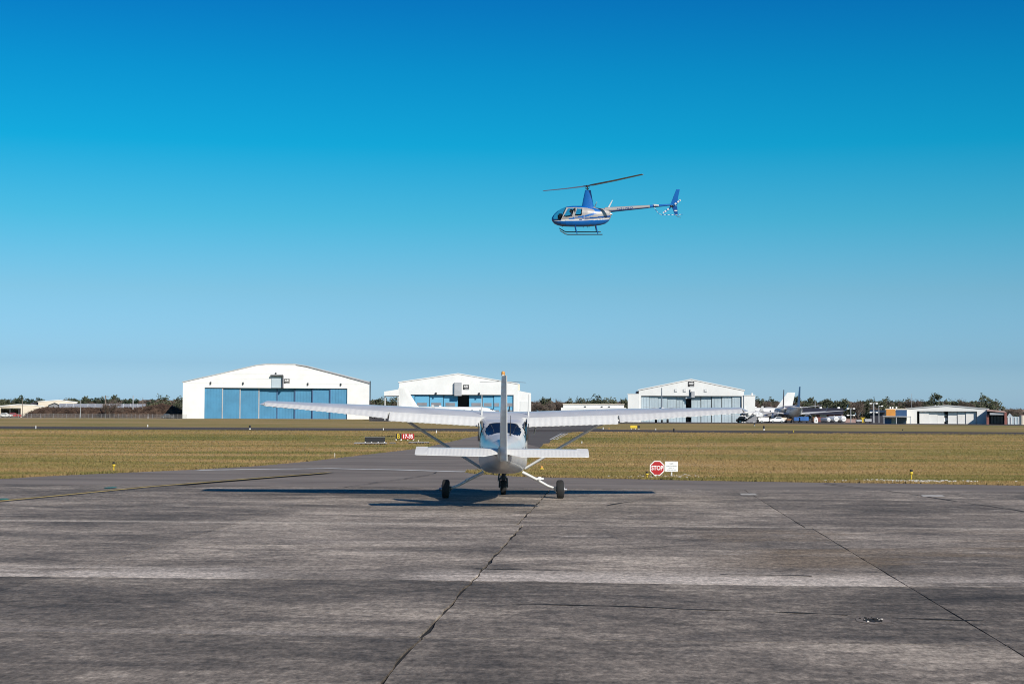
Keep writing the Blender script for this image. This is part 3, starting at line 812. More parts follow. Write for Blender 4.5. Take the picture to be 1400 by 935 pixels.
# fin and rudder (rudder swung to the right)
m = MB(); rings = []
for z, le, te, th in ((1.22, -3.05, -4.50, .055), (1.45, -3.35, -4.52, .055), (1.62, -3.72, -4.56, .055), (2.0, -4.0, -4.66, .048), (2.4, -4.28, -4.77, .040), (2.62, -4.44, -4.84, .034), (2.69, -4.52, -4.84, .018)):
    c = le - te
    rings.append([Vector((x * th, le - f * c, z)) for f, x in ((0, 0), (.08, .5), (.3, 1), (.7, .95), (1, .75), (1, -.75), (.7, -.95), (.3, -1), (.08, -.5))])
m.loft(rings); fin = lean(m.build("fin", M['aircraft_white'], plane, 40))
m = MB(); rings = []; nr = 14; RD = R(13)
for i in range(nr * 3 + 1):
    t = i / (nr * 3); z = 0.985 + (2.66 - .985) * t
    hy = -4.50 - .36 * max(0, (z - 1.22)) / 1.5 - .012; ch = .46 - .13 * t; bead = (.004 if i % 3 == 1 else 0)
    if t > .86: ch += 0.0
    th = .042 - .012 * t
    sec = [(0, th), (.3 * ch, th * .9 + bead), (.7 * ch, th * .5 + bead), (ch, .007), (ch, -.007), (.7 * ch, -th * .5 - bead), (.3 * ch, -th * .9 - bead), (0, -th)]
    rings.append([Vector((b * math.cos(RD) + a * math.sin(RD), hy - a * math.cos(RD) + b * math.sin(RD), z)) for a, b in sec])
m.loft(rings); rud = lean(m.build("rudder", M['aircraft_white'], plane, 50))
m = MB(); m.tube([(0, -4.62, 2.68), (0, -4.63, 2.715)], .036, 12); m.sphere((0, -4.63, 2.725), .038, 12, 8); lean(m.build("beacon", M['amber'], plane, 60))
m = MB()
for sgn in (-1, 1): m.tube([(0, -4.55, 2.56), (sgn * .46, -4.80, 2.535)], [.006, .004], 6)
lean(m.build("nav_antenna", M['metal'], plane))
# whip antennas over the cabin and the handle-thin one on the deck
for x in (-.50, .56):
    m = MB(); m.tube([(x, -.1, 1.90), (x, -.16, 2.36)], [.013, .007], 6); m.tube([(x, -.1, 1.88), (x, -.1, 1.97)], .022, 8)
    lean(m.build("whip_antenna", M['aircraft_white'], plane, 60))
m = MB(); m.tube([(.16, -2.2, 1.44), (.16, -2.36, 1.88)], [.008, .005], 6); m.tube([(.16, -2.2, 1.43), (.16, -2.2, 1.49)], .02, 8)
lean(m.build("deck_antenna", M['darkmetal'], plane, 60))
# flap-root gap seals and the door window swung open on the right
for side in (-1, 1):
    m = MB(); m.box(side * .555 - .010, side * .555 + .010, -.90, -.82, 1.30, 1.70); lean(m.build("door_edge", M['darkmetal'], plane))
m = MB(); pts = []
for i in range(7):
    a = i / 6; pts.append([Vector((.56 + .16 * math.sin(a * 2.2) * .95 + .02, y, 1.80 - .34 * a)) for y in (.55, .35, .1, -.1)])
m.loft(pts, cap=False, closed=False)
dw = lean(m.build("door_window", M['bubble_glass'], plane, 60))
sol = dw.modifiers.new("pane", 'SOLIDIFY'); sol.thickness = 0.006
m = MB()
for y in (.55, -.1): m.tube([(.58, y, 1.80), (.68, y, 1.70), (.73, y, 1.60), (.70, y, 1.46)], .014, 6)
m.tube([(.70, .55, 1.46), (.70, -.1, 1.46)], .014, 6)
lean(m.build("window_rim", M['aircraft_white'], dw, 60))

# ================================================================== THE HELICOPTER
# local axes: x forward, y to its left (towards the camera), z up; origin under the mast at skid level
HD = 111.0
hp = at(802.6, 319.6, HD)
heli = thing("helicopter", "blue and silver helicopter hovering nose-left above the airfield", "helicopter", hp)
heli.rotation_euler = (Matrix.Rotation(R(180), 3, 'Z') @ Matrix.Rotation(R(0.3), 3, 'Y') @ Matrix.Rotation(R(-11), 3, 'X')).to_euler()
CAB = [  # x, z bottom, z top, half width, upper exp, lower exp, z widest
    (2.43, .93, 1.07, .08, 2, 2, 1.0), (2.38, .82, 1.17, .20, 2, 2, 1.0), (2.26, .68, 1.34, .34, 2.1, 2.1, 1.0), (2.05, .58, 1.54, .47, 2.2, 2.3, 1.0), (1.8, .52, 1.70, .56, 2.3, 2.5, 1.0),
    (1.45, .49, 1.84, .62, 2.5, 2.8, 1.02), (1.0, .48, 1.895, .645, 2.7, 3.0, 1.04), (.4, .48, 1.90, .64, 2.7, 3.0, 1.05), (0, .49, 1.86, .62, 2.6, 2.9, 1.06), (-.45, .52, 1.80, .56, 2.4, 2.7, 1.08),
    (-.9, .58, 1.74, .45, 2.2, 2.5, 1.12), (-1.25, .68, 1.735, .33, 2.1, 2.3, 1.18), (-1.48, .86, 1.66, .24, 2, 2.1, 1.24), (-1.62, 1.12, 1.54, .15, 2, 2, 1.32)]
def P2(*zs): return [((802 - x) / 280, (705 - z) / 280) for x, z in zs]
WS = P2((150, 400), (170, 345), (262, 250), (335, 205), (392, 186), (398, 203), (350, 300), (312, 395), (292, 430), (165, 430))
FW = P2((428, 214), (553, 212), (500, 362), (336, 374)); RW = P2((602, 216), (700, 216), (690, 338), (552, 348))
ROOF = P2((390, 150), (400, 196), (560, 192), (700, 196), (800, 206), (915, 232), (935, 250), (940, 272), (900, 298), (740, 343), (440, 396), (440, 418), (740, 376), (900, 338), (1030, 292), (1064, 264), (1030, 236), (910, 205), (700, 150))
LOW = P2((0, 455), (290, 452), (700, 440), (1000, 432), (1230, 428), (1230, 900), (0, 900))
ST1 = P2((640, 408), (830, 382), (1250, 350), (1250, 384), (860, 406), (640, 426))
BUB = P2((100, 480), (100, 350), (262, 235), (335, 195), (392, 180), (398, 203), (350, 300), (312, 395), (296, 440), (180, 440))
xs = []; x = 2.43
while x > -1.62: xs.append(x); x -= 0.02
xs.append(-1.62)
rings = []
for x in xs:
    zb, zt, hw, eu, el, zm = interp(CAB, x); rings.append([Vector((q.y, q.x, q.z)) for q in superring(x, zb, zt, hw, 140, eu, el, zm)])
me = MB().loft(rings).mesh("cabin", [M['hsilver'], M['hblue'], M['hlight'], M['heli_glass'], M['hblue2']], 45)
bm = bmesh.new(); bm.from_mesh(me); bm.normal_update()
for f in bm.faces:
    c = f.calc_center_median(); q = (c.x, c.z)
    if inside(q, WS): f.material_index = 3
    elif abs(c.y) > .25 and (inside(q, FW) or inside(q, RW)): f.material_index = 3
    elif inside(q, LOW): f.material_index = 1
    elif inside(q, ST1): f.material_index = 4
    elif inside(q, ROOF): f.material_index = 1
    elif inside(q, BUB): f.material_index = 4
    elif c.z < 1.02 + .03 * max(0, -c.x) and c.x > -1.5: f.material_index = 2
bmg = bm.copy()
bmesh.ops.delete(bm, geom=[f for f in bm.faces if f.material_index == 3], context='FACES')
bmesh.ops.delete(bmg, geom=[f for f in bmg.faces if f.material_index != 3], context='FACES')
bm.to_mesh(me); bm.free(); link("cabin", me, heli)
bmg.faces.ensure_lookup_table(); bmg.faces.index_update()
for isl in islands(bmg):
    if len(isl) < 4: continue
    vm = {}; vs = []; fs = []; cx = 0
    for f in isl:
        ff = []
        for v in f.verts:
            if v not in vm: vm[v] = len(vs); vs.append(v.co - v.normal * .004)
            ff.append(vm[v])
        fs.append(tuple(ff)); cx += f.calc_center_median().x
    nm = "windscreen" if cx / len(isl) > 1.5 else "window"
    gm = bpy.data.meshes.new(nm); gm.from_pydata(vs, [], fs); gm.materials.append(M['heli_glass'])
    gm.polygons.foreach_set('use_smooth', [True] * len(fs)); link(nm, gm, heli)
bmg.free()
m = MB()                          # cabin interior
m.box(-.3, 1.9, -.5, .5, .60, .66)
for sy in (-.27, .27):
    for sx in (1.08, .22):
        m.box(sx - .22, sx + .25, sy - .2, sy + .2, .66, .84); m.box(sx - .28, sx - .18, sy - .2, sy + .2, .80, 1.42); m.box(sx - .26, sx - .20, sy - .12, sy + .12, 1.42, 1.60)
m.box(-.12, -.02, -.44, .44, .66, 1.66); m.box(1.75, 2.02, -.14, .14, .66, 1.28); m.box(1.72, 1.95, -.22, .22, 1.16, 1.36)
m.tube([(.86, .56, 1.1), (.86, .56, 1.8)], .05, 6); m.tube([(.86, -.56, 1.1), (.86, -.56, 1.8)], .05, 6)
m.build("cabin_trim", M['seat'], heli)
for sgn in (1, -1):               # door outlines
    for poly in (((1.80, 1.0), (1.38, 1.80)), ((.95, .95), (.78, 1.80)), ((.22, .95), (.26, 1.78))):
        pts = []
        for i in range(9):
            t = i / 8; X = poly[0][0] + (poly[1][0] - poly[0][0]) * t; Z = poly[0][1] + (poly[1][1] - poly[0][1]) * t
            zb, zt, hw, eu, el, zm = interp(CAB, X); e = eu if Z > zm else el; hgt = (zt - zm) if Z > zm else (zm - zb)
            q = min(.999, abs(Z - zm) / hgt); pts.append((X, sgn * (hw * (1 - q ** e) ** (1 / e) + .002), Z))
        m = MB(); m.tube(pts, .009, 5); m.build("door_frame", M['hlight'], heli)
# mast fairing, hub, blades
m = MB(); rings = []
for z, xf, xb, hw in ((1.66, .42, -.52, .17), (1.86, .37, -.45, .15), (2.2, .31, -.38, .125), (2.6, .23, -.31, .10), (2.98, .15, -.24, .085)):
    rings.append([Vector(((xf + xb) / 2 + math.cos(a) * (xf - xb) / 2, math.copysign(abs(math.sin(a)) ** .8, math.sin(a)) * hw, z)) for a in [i * math.pi / 10 for i in range(20)]])
m.loft(rings); m.build("mast_fairing", M['hblue'], heli, 50)
m = MB(); m.tube([(0, 0, 2.95), (0, 0, 3.30)], .035, 10); m.tube([(0, 0, 3.03), (0, 0, 3.08)], .11, 12); m.tube([(0, 0, 3.17), (0, 0, 3.32)], .085, 10)
for a in range(3):
    t = a * 2.09 + .4; m.tube([(math.cos(t) * .12, math.sin(t) * .12, 3.05), (math.cos(t + .3) * .15, math.sin(t + .3) * .15, 3.26)], .014, 6)
m.build("rotor_mast", M['darkmetal'], heli, 50)
inv = (Matrix.Translation(hp) @ heli.rotation_euler.to_matrix().to_4x4()).inverted()
hubl = Vector((0, 0, 3.27))
for (px, py, Y, ang) in ((868.5, 240.6, HD - 3.75, 0.20), (739.5, 261.4, HD + 3.75, 0.20)):
    tip = inv @ at(px, py, Y); d = (tip - hubl); L = d.length; d.normalize()
    d2 = d.cross(Vector((0, 0, 1))).normalized(); d3 = d2.cross(d)
    m = MB(); rings = []
    for t, w in ((.02, .045), (.05, .06), (.09, .127), (.5, .127), (.97, .127), (1.0, .10)):
        c = hubl + d * (5.03 * t); c.z += 0.10 * t * t - .1 * t
        tw = R(26 - 12 * t); a1 = d2 * math.cos(tw) + d3 * math.sin(tw); a3 = d3 * math.cos(tw) - d2 * math.sin(tw)
        rings.append([c + a1 * (w * q) + a3 * h for q, h in ((1, 0), (.5, .013), (-.3, .017), (-.9, .009), (-1, 0), (-.9, -.009), (-.3, -.017), (.5, -.013))])
    m.loft(rings); m.build("rotor_blade", M['trim_and_shade'], heli, 50)
    m = MB(); m.tube([hubl + d * .03, hubl + d * .42], .055, 8, flat=(1, .8)); m.build("blade_grip", M['metal'], heli, 50)
# tail boom
def boom_c(x): t = (-1.2 - x) / 4.62; return 1.615 + .365 * t, .185 - .125 * t
m = MB(); m2 = MB(); N = 24
def bring(x, k=1.0):
    z, r = boom_c(x); return [Vector((x, math.cos(a) * r * k, z + math.sin(a) * r * k)) for a in [i * 2 * math.pi / N for i in range(N)]]
m.loft([bring(x) for x in (-1.2, -1.8, -2.6, -3.4, -4.28)], cap=True); boom = m.build("tail_boom", M['hsilver'], heli, 50)
m2.loft([bring(x) for x in (-4.284, -4.8, -5.3, -5.82)]); m2.build("boom_end", M['hblue'], heli, 50)
m = MB(); m.loft([[q + Vector((0, 0, -.012)) for q in bring(x, 1.0) if q.z < boom_c(x)[0] - boom_c(x)[1] * .25] for x in (-1.5, -2.6, -3.4, -4.2)], closed=False, cap=False)
m.build("boom_under_shade", M['hblue2'], boom, 60)  # shade under the boom, put in as a dark blue underside
vs, fs = text_verts("N217RD", .30, .004, .25)     # lettering runs nose-to-tail on the left side
tv = []
for v in vs:
    X = -2.55 - v.x * 1.02; z, r = boom_c(X); h = max(-.98, min(.98, v.y * .62 / r)); tv.append((X, r * math.cos(math.asin(h)) + .014, z + .01 + v.y * .62))
me = bpy.data.meshes.new("registration"); me.from_pydata(tv, [], fs); me.materials.append(M['hblue2']); link("registration", me, boom)
# fins, stabiliser, tail rotor, guard
def slab2(name, poly, th, mat, parent=heli, y0=0.0):
    m = MB(); n = len(poly); cx = sum(p[0] for p in poly) / n; cz = sum(p[1] for p in poly) / n
    a = [Vector((p[0], y0 + th / 2, p[1])) for p in poly]; b = [Vector((p[0], y0 - th / 2, p[1])) for p in poly]
    m.add(a + b, [tuple(range(n)), tuple(reversed(range(n, 2 * n)))] + [(i, i + n, (i + 1) % n + n, (i + 1) % n) for i in range(n)])
    o = m.build(name, mat, parent); md = o.modifiers.new("edge", 'BEVEL'); md.width = th * .35; md.segments = 2; return o
slab2("upper_fin", [(-5.70, 2.00), (-6.09, 3.03), (-6.33, 3.03), (-6.22, 2.5), (-6.17, 1.95)], .05, M['hblue'])
lf = slab2("lower_fin", [(-5.74, 1.96), (-6.16, 1.90), (-6.22, 1.29), (-6.04, 1.24), (-5.80, 1.80)], .045, M['hblue2'])
m = MB(); m.box(-6.17, -5.98, .024, .034, 1.53, 1.61); m.build("fin_band", M['hlight'], lf)
m = MB(); m.tube([(-6.08, 0, 1.27), (-6.2, 0, 1.17), (-6.42, 0, 1.10)], .018, 6); m.build("tail_skid", M['darkmetal'], heli)
m = MB(); m.loft([[Vector((x, y, 1.93 + dz)) for x, dz in ((-4.56, 0), (-4.64, .022), (-4.80, .016), (-4.89, 0), (-4.80, -.012), (-4.64, -.02))] for y in (-1.1, -.05, .16)]); m.build("tailplane", M['hlight'], heli, 40)
m = MB(); m.box(-4.89, -4.56, .145, .16, 1.90, 2.0); m.build("tailplane_end", M['hlight'], heli)
TR = Vector((-5.78, .20, 1.87))
m = MB(); m.tube([(-5.78, .02, 1.87), (-5.78, .24, 1.87)], .035, 8); m.sphere((-5.76, .06, 1.88), .09, 8, 6, 0, (1.3, 1, 1)); m.build("tail_gearbox", M['darkmetal'], heli, 50)
for sgn in (1, -1):
    d = Vector((-.80, 0, .60)) * sgn; n2 = Vector((.60, 0, .80))
    tb = None
    for k, (a, b, mt) in enumerate(((.10, .26, 'hblue2'), (.26, .38, 'hlight'), (.38, .48, 'hblue'), (.48, .60, 'hlight'), (.60, .66, 'hblue'), (.66, .74, 'hlight'))):
        m = MB(); m.loft([[TR + d * t + n2 * (q * .058) + Vector((0, h, 0)) for q, h in ((1, 0), (0, .014), (-1, 0), (0, -.014))] for t in (a, b)])
        o = m.build("tail_rotor_blade" if tb is None else "blade_band", M[mt], tb or heli); tb = tb or o
gpts = [Vector(p) for p in ((-4.60, 0.03, 1.80), (-4.66, .12, 1.68), (-4.78, .2, 1.50), (-4.93, .24, 1.36), (-5.10, .25, 1.31), (-5.5, .25, 1.295), (-5.9, .2, 1.30), (-6.3, .12, 1.31), (-6.55, .1, 1.33))]
dense = []
for a, b in zip(gpts[:-1], gpts[1:]):
    n = max(1, int((b - a).length / .06)); dense += [a.lerp(b, i / n) for i in range(n)]
dense.append(gpts[-1])
gd = MB().tube(dense, .018, 6).build("tail_guard", M['hlight'], heli, 60)
for i in range(2, len(dense) - 2, 4):
    MB().tube(dense[i:i + 3], .022, 6).build("guard_band", M['hblue'], gd, 60)
# antennas on the engine deck and the boom
for (x0, z0, x1, z1, w) in ((-.49, 1.80, -.66, 2.17, .035), (-1.44, 1.74, -1.73, 2.30, .05)):
    m = MB(); m.loft([[Vector((x0 + (x1 - x0) * t + dx * w * (1.2 - t * .6), dy * .012, z0 + (z1 - z0) * t)) for dx, dy in ((1, 0), (0, 1), (-1, 0), (0, -1))] for t in (0, .5, 1)])
    m.box(x0 - .07, x0 + .07, -.03, .03, z0 - .02, z0 + .05); m.build("blade_antenna", M['hlight'], heli)
m = MB(); m.tube([(-1.25, .1, 1.42), (-1.55, .12, 1.36), (-1.70, .12, 1.32)], [.09, .07, .06], 8); m.build("exhaust", M['metal'], heli, 50)
# skids
for sgn in (1, -1):
    m = MB(); m.tube([(-1.0, sgn * 1.08, .03), (1.38, sgn * 1.08, .03), (1.52, sgn * 1.08, .07), (1.66, sgn * 1.08, .16), (1.90, sgn * 1.08, .30)], [.032, .036, .036, .034, .026], 8); m.build("skid", M['darkmetal'], heli, 60)
    for x, xt in ((.73, .82), (-.68, -.60)):
        m = MB(); m.tube([(xt, sgn * .50, .56), (xt, sgn * .72, .48), (x, sgn * 1.02, .10), (x, sgn * 1.08, .03)], [.034, .034, .028, .028], 8); m.build("skid_leg", M['hblue2'], heli, 60)
for x, z in ((.28, .47), (0.0, .47), (-.12, .48)): MB().tube([(x, .1, z + .02), (x - .02, .1, z - .05)], .02, 6).build("belly_fitting", M['darkmetal'], heli)

# the pilot, one continuous body
def skinned(name, joints, edges, mat, parent=None, loc=(0, 0, 0), rot=None):
    me = bpy.data.meshes.new(name); me.from_pydata([j[0] for j in joints], edges, []); o = link(name, me, parent)
    md = o.modifiers.new("skin", 'SKIN'); md.use_smooth_shade = True
    if not me.skin_vertices: 
        bm = bmesh.new(); bm.from_mesh(me); bm.verts.layers.skin.verify(); bm.to_mesh(me); bm.free()
    for sv, j in zip(me.skin_vertices[0].data, joints): sv.radius = (j[1], j[1])
    me.skin_vertices[0].data[0].use_root = True
    ss = o.modifiers.new("smooth", 'SUBSURF'); ss.levels = 1; ss.render_levels = 2
    me.materials.append(mat); return o
def seated_person(name, label, base, rotm):
    J = [((0, 0, .10), .15), ((-.04, 0, .35), .15), ((-.05, 0, .52), .13), ((-.04, 0, .60), .055), ((-.02, 0, .70), .085), ((0, 0, .80), .080),      # 0 pelvis .. 5 head top
         ((-.04, .19, .50), .06), ((.10, .24, .27), .045), ((.33, .16, .24), .036), ((.41, .15, .25), .034),
         ((-.04, -.19, .50), .06), ((.10, -.24, .27), .045), ((.33, -.14, .28), .036), ((.41, -.13, .30), .034),
         ((.08, .10, .10), .085), ((.44, .12, .16), .065), ((.52, .12, -.22), .05), ((.62, .12, -.28), .04),
         ((.08, -.10, .10), .085), ((.44, -.12, .16), .065), ((.52, -.12, -.22), .05), ((.62, -.12, -.28), .04)]
    Ed = [(0, 1), (1, 2), (2, 3), (3, 4), (4, 5), (2, 6), (6, 7), (7, 8), (8, 9), (2, 10), (10, 11), (11, 12), (12, 13), (0, 14), (14, 15), (15, 16), (16, 17), (0, 18), (18, 19), (19, 20), (20, 21)]
    o = skinned(name, J, Ed, M['shirt']); o.matrix_world = rotm @ Matrix.Translation(base)
    tag(o, label, "person")
    m = MB(); m.sphere((.0, 0, .755), .098, 14, 10, 0, (1.05, .82, 1.22)); m.sphere((.105, 0, .74), .022, 8, 6, 0, (1, .8, 1.3)); m.sphere((.085, 0, .69), .03, 8, 6, 0, (1, 1.2, .5))
    for sgn in (-1, 1): m.sphere((0, sgn * .083, .75), .028, 6, 5, 0, (.7, .5, 1.2))
    m.build("face", M['skin'], o, 60)
    m = MB(); m.sphere((-.022, 0, .80), .103, 12, 8, 0, (1.05, .88, .95)); m.build("hair", M['hair'], o, 60)
    m = MB()
    for sgn in (-1, 1): m.sphere((0, sgn * .098, .755), .042, 8, 6, 0, (1, .5, 1.2))
    m.tube([(0, -.10, .78), (0, -.075, .88), (0, 0, .91), (0, .075, .88), (0, .10, .78)], .012, 6); m.build("headset", M['black'], o, 60)
    for sgn, hx in ((1, (.41, .15, .25)), (-1, (.41, -.13, .30))):      # hands closed on the controls: palm, four fingers, thumb
        m = MB(); m.sphere((hx[0] + .04, hx[1], hx[2]), .038, 8, 6, 0, (1.2, .5, 1))
        for k, l in enumerate((.055, .065, .06, .045)):
            z0 = hx[2] + .03 - k * .02
            m.tube([(hx[0] + .07, hx[1], z0), (hx[0] + .07 + l * .5, hx[1] - sgn * .012, z0), (hx[0] + .07 + l * .45, hx[1] - sgn * .045, z0)], [.010, .009, .007], 6)
        m.tube([(hx[0] + .02, hx[1] - sgn * .015, hx[2] + .035), (hx[0] + .06, hx[1] - sgn * .04, hx[2] + .05)], [.011, .008], 6); m.build("hand", M['skin'], o, 60)
    return o
seated_person("person", "person in dark clothes and headset seated at the helicopter's front side window", Vector((1.12, .27, .80)), Matrix.Translation(hp) @ heli.rotation_euler.to_matrix().to_4x4())

# ================================================================== SIGNS AND LIGHTS IN THE GRASS
def oct_pts(r): return [(r * math.cos(R(22.5 + 45 * i)), r * math.sin(R(22.5 + 45 * i))) for i in range(8)]
b = ground(898.5, 651.8); k = b.y / F
st = thing("stop_sign", "red octagonal STOP sign on a short post at the grass edge", "sign", (b.x, b.y, 0))
zc = (651.8 - 639.8) * k; rr = 9.9 * k / math.cos(R(22.5))
m = MB(); m.prism([(x, z + zc) for x, z in oct_pts(rr)], 0, .004); m.build("sign_face", M['signwhite'], st)
m = MB(); m.prism([(x, z + zc) for x, z in oct_pts(rr * .88)], -.004, -.001); m.build("red_field", M['red'], st)
lettering("lettering", "STOP", .190, M['signwhite'], st, (0, -.006, zc), .80, .005)
m = MB(); m.box(-.025, .025, .006, .04, -.1, zc + .15); m.build("post", M['metal'], st)
b2 = ground(918.3, 651.3)
ws = thing("notice_board", "small white notice board with grey print beside the STOP sign", "sign", (b2.x, b2.y, 0))
x0, x1 = (909.2 - 918.3) * k, (926.8 - 918.3) * k; z0, z1 = (651.3 - 644.6) * k, (651.3 - 630.6) * k
bevel_box("board", M['signwhite'], ws, x0, x1, -.012, 0.012, z0, z1, .004)
m = MB(); m.box(-.02, .02, .014, .05, -.1, z1 - .05); m.build("post", M['strutgrey'], ws)
xm = (x0 + x1) / 2
for t, dz, sz, sx in (("NO", .245, .075, 1.0), ("UNAUTHORIZED", .175, .052, .85), ("ENTRY TO", .115, .042, .9), ("ACTIVE TAXI WAY", .052, .042, .85)):
    lettering("lettering", t, sz, M['ink'], ws, (xm, -.0135, z0 + dz), sx, .0012)

b = ground(554, 601.8); k = b.y / F
rs = thing("runway_sign", "low runway sign with a red 17-35 panel and a black panel", "sign", (b.x, b.y, 0))
def X(p): return (p - 554) * k
zb, zt = (601.8 - 600.2) * k, (601.8 - 592.9) * k
bevel_box("red_panel", M['red'], rs, X(549.1), X(566.2), -.07, .07, zb, zt, .015)
bevel_box("black_panel", M['black'], rs, X(541.6), X(547.9), -.07, .07, zb, zt, .015)
lettering("lettering", "17-35", .38, M['signwhite'], rs, (X(557.6), -.073, (zb + zt) / 2), .86, .012)
lettering("lettering", "B", .46, M['yellow'], rs, (X(544.8), -.073, (zb + zt) / 2), .8, .012)
for p in (541.6, 548.6, 557.5, 565.5):
    m = MB(); m.tube([(X(p), 0, 0), (X(p), 0, zb + .02)], .045, 8); m.box(X(p) - .06, X(p) + .06, -.06, .06, 0, .03); m.build("leg", M['signwhite'], rs)

b = ground(512.5, 606); k = b.y / F
bs = thing("sign_back", "black back of a low airfield sign on four white legs", "sign", (b.x, b.y, 0))
bevel_box("panel", M['black'], bs, -13.7 * k, 13.7 * k, -.06, .06, (606 - 604.3) * k, (606 - 597.6) * k, .02)
m = MB(); m.box(-13.8 * k, 13.8 * k, -.075, .075, (606 - 597.7) * k, (606 - 597.3) * k); m.build("top_rail", M['midgrey'], bs)
for p in (-13, -4.5, 4.5, 13):
    m = MB(); m.tube([(p * k, 0, 0), (p * k, 0, .1)], .05, 8); m.box(p * k - .08, p * k + .08, -.08, .08, 0, .03); m.build("leg", M['signwhite'], bs)

b = ground(870, 586.6); k = b.y / F
ys_ = thing("direction_sign", "low yellow airfield sign with a black end panel beyond the runway", "sign", (b.x, b.y, 0))
bevel_box("yellow_panel", M['yellow'], ys_, -8.5 * k, 1.2 * k, -.1, .1, .12, 5.1 * k, .03)
bevel_box("black_panel", M['black'], ys_, 1.35 * k, 4.8 * k, -.1, .1, .12, 5.0 * k, .03)
for p in (-7, -1, 3.4):
    m = MB(); m.tube([(p * k, 0, 0), (p * k, 0, .13)], .05, 8); m.build("leg", M['signwhite'], ys_)

# taxiway edge lights: yellow post, dark globe
def edge_light(px, base, top, label, globe=True):
    b = ground(px, base); h = (base - top) * b.y / F
    t = thing("edge_light", label, "light", (b.x, b.y, 0), 0, "taxiway edge lights beside the apron")
    m = MB(); m.tube([(0, 0, -.02), (0, 0, h * .55)], .018, 8); m.tube([(0, 0, -.01), (0, 0, .02)], .07, 10); m.build("stake", M['yellow'], t, 40)
    m = MB(); m.tube([(0, 0, h * .52), (0, 0, h * .62), (0, 0, h * .78)], [.035, .055, .045], 10); m.build("lamp_body", M['yellow'], t, 40)
    m = MB(); m.sphere((0, 0, h * .86), .045, 10, 8, 0, (1, 1, 1.15)); m.build("globe", M['black'], t, 60)
edge_light(155.5, 644.2, 631.8, "yellow taxiway edge light alone in the left-hand grass")
edge_light(884.5, 654.0, 645.0, "short yellow taxiway edge light just left of the STOP sign")
edge_light(1246, 656.2, 641.5, "yellow taxiway edge light on gravel, right of the white notice board")
b = ground(740.5, 641.6); t = thing("ground_light", "small amber ground light low in the grass right of the aeroplane", "light", (b.x, b.y, 0))
m = MB(); m.tube([(0, 0, -.01), (0, 0, .05)], [.08, .06], 10); m.build("lamp_base", M['yellow'], t, 40)
m = MB(); m.sphere((0, 0, .08), .05, 10, 8); m.build("lens", M['amber'], t, 60)
b = ground(737.5, 656.2); t = thing("ground_marker", "small white marker block on the pavement by the right landing leg", "marker", (b.x, b.y, .02))
m = MB(); m.box(-.12, .12, -.1, .1, 0, .05); m.tube([(0, 0, .05), (0, 0, .075)], .05, 8); m.build("block", M['signwhite'], t)
# runway-side fittings
def runway_light(px, base, top, w, label, cap, foot):
    b = ground(px, base); k = b.y / F; h = (base - top) * k; w = w * k
    t = thing("runway_light", label, "light", (b.x, b.y, 0))
    m = MB(); m.tube([(0, 0, 0), (0, 0, h * .35)], w * .40, 10); m.build("lamp_base", foot, t, 40)
    m = MB(); m.tube([(0, 0, h * .33), (0, 0, h * .9), (0, 0, h)], [w * .5, w * .5, w * .35], 12); m.build("housing", cap, t, 40)
runway_light(341.6, 587.2, 581.2, 2.8, "black runway light on a white foot in front of the left hangar", M['black'], M['signwhite'])
runway_light(921.3, 590.6, 585.6, 2.2, "black runway box light on the strip right of the yellow sign", M['black'], M['black'])
runway_light(1031.5, 582.2, 577.4, 2.2, "dark runway light near the far apron by the parked jets", M['black'], M['grey'])
runway_light(1044.4, 588.0, 582.0, 2.4, "black and white runway light in the grass below the parked jets", M['black'], M['signwhite'])
runway_light(1234, 588.4, 586.6, 1.6, "tiny dark runway light in the grass below the orange wall", M['black'], M['black'])
def marker(px, base, top, label, mat):
    b = ground(px, base); k = b.y / F; h = (base - top) * k
    o = MB().tube([(0, 0, 0), (0, 0, h * .8), (0, 0, h)], [.5 * k * 1.1, .5 * k, .3 * k], 8).build("marker_stake", M[mat], None, 40); o.location = b
    tag(o, label, "marker", "marker stakes along the runway and taxiway")
for a in ((49, 586.2, 581.5, "white marker stake on the runway edge at the far left", 'signwhite'), (202, 583.5, 580.2, "white marker stake beyond the runway left of the big hangar", 'signwhite'),
          (457.6, 626.2, 618.8, "cream marker stake in the grass left of the aeroplane's tail", 'cream'), (571.8, 604.2, 601.2, "cream marker stake just right of the 17-35 sign", 'cream'),
          (596.5, 592.0, 588.0, "white marker stake seen just above the left wing strut", 'signwhite'), (524, 588.0, 585.2, "white marker stake on the runway edge above the black sign back", 'signwhite'),
          (824.5, 587.0, 584.0, "white marker stake at the taxiway corner, left of its amber neighbour", 'signwhite'), (832.5, 587.0, 584.3, "amber marker stake at the taxiway corner left of the yellow sign", 'amber'),
          (1085, 591.0, 588.2, "yellow marker stake on the runway edge below the white tanks", 'yellow'), (795.5, 606.0, 603.0, "white marker stake in the grass behind the right wing strut", 'signwhite'),
          (896.5, 587.6, 585.6, "small white marker stake beyond the runway right of the yellow sign", 'signwhite')):
    marker(*a)

# ================================================================== BUILDINGS ACROSS THE AIRFIELD
class Site:
    """local frame for something across the field: pixel columns become metres, turned to face the line of sight"""
    def __init__(s, pc, base, name, label, cat, D=None, turn=0.0, group=None):
        g = ground(pc, base)
        if D: g = at(pc, base, D); g.z = 0
        s.k = g.y / F; s.pc = pc; s.D = g.y
        s.hz = at(pc, base, g.y).z if D else 0
        s.base = base + s.hz / s.k
        s.rz = math.atan2(-g.x, g.y) + turn
        s.o = thing(name, label, cat, (g.x, g.y, 0), s.rz, group)
    def x(s, px): return (px - s.pc) * s.k
    def z(s, py, px=None): return (s.base - py + (0 if px is None else 0)) * s.k
    def P(s, pts): return [(s.x(a), s.z(b)) for a, b in pts]

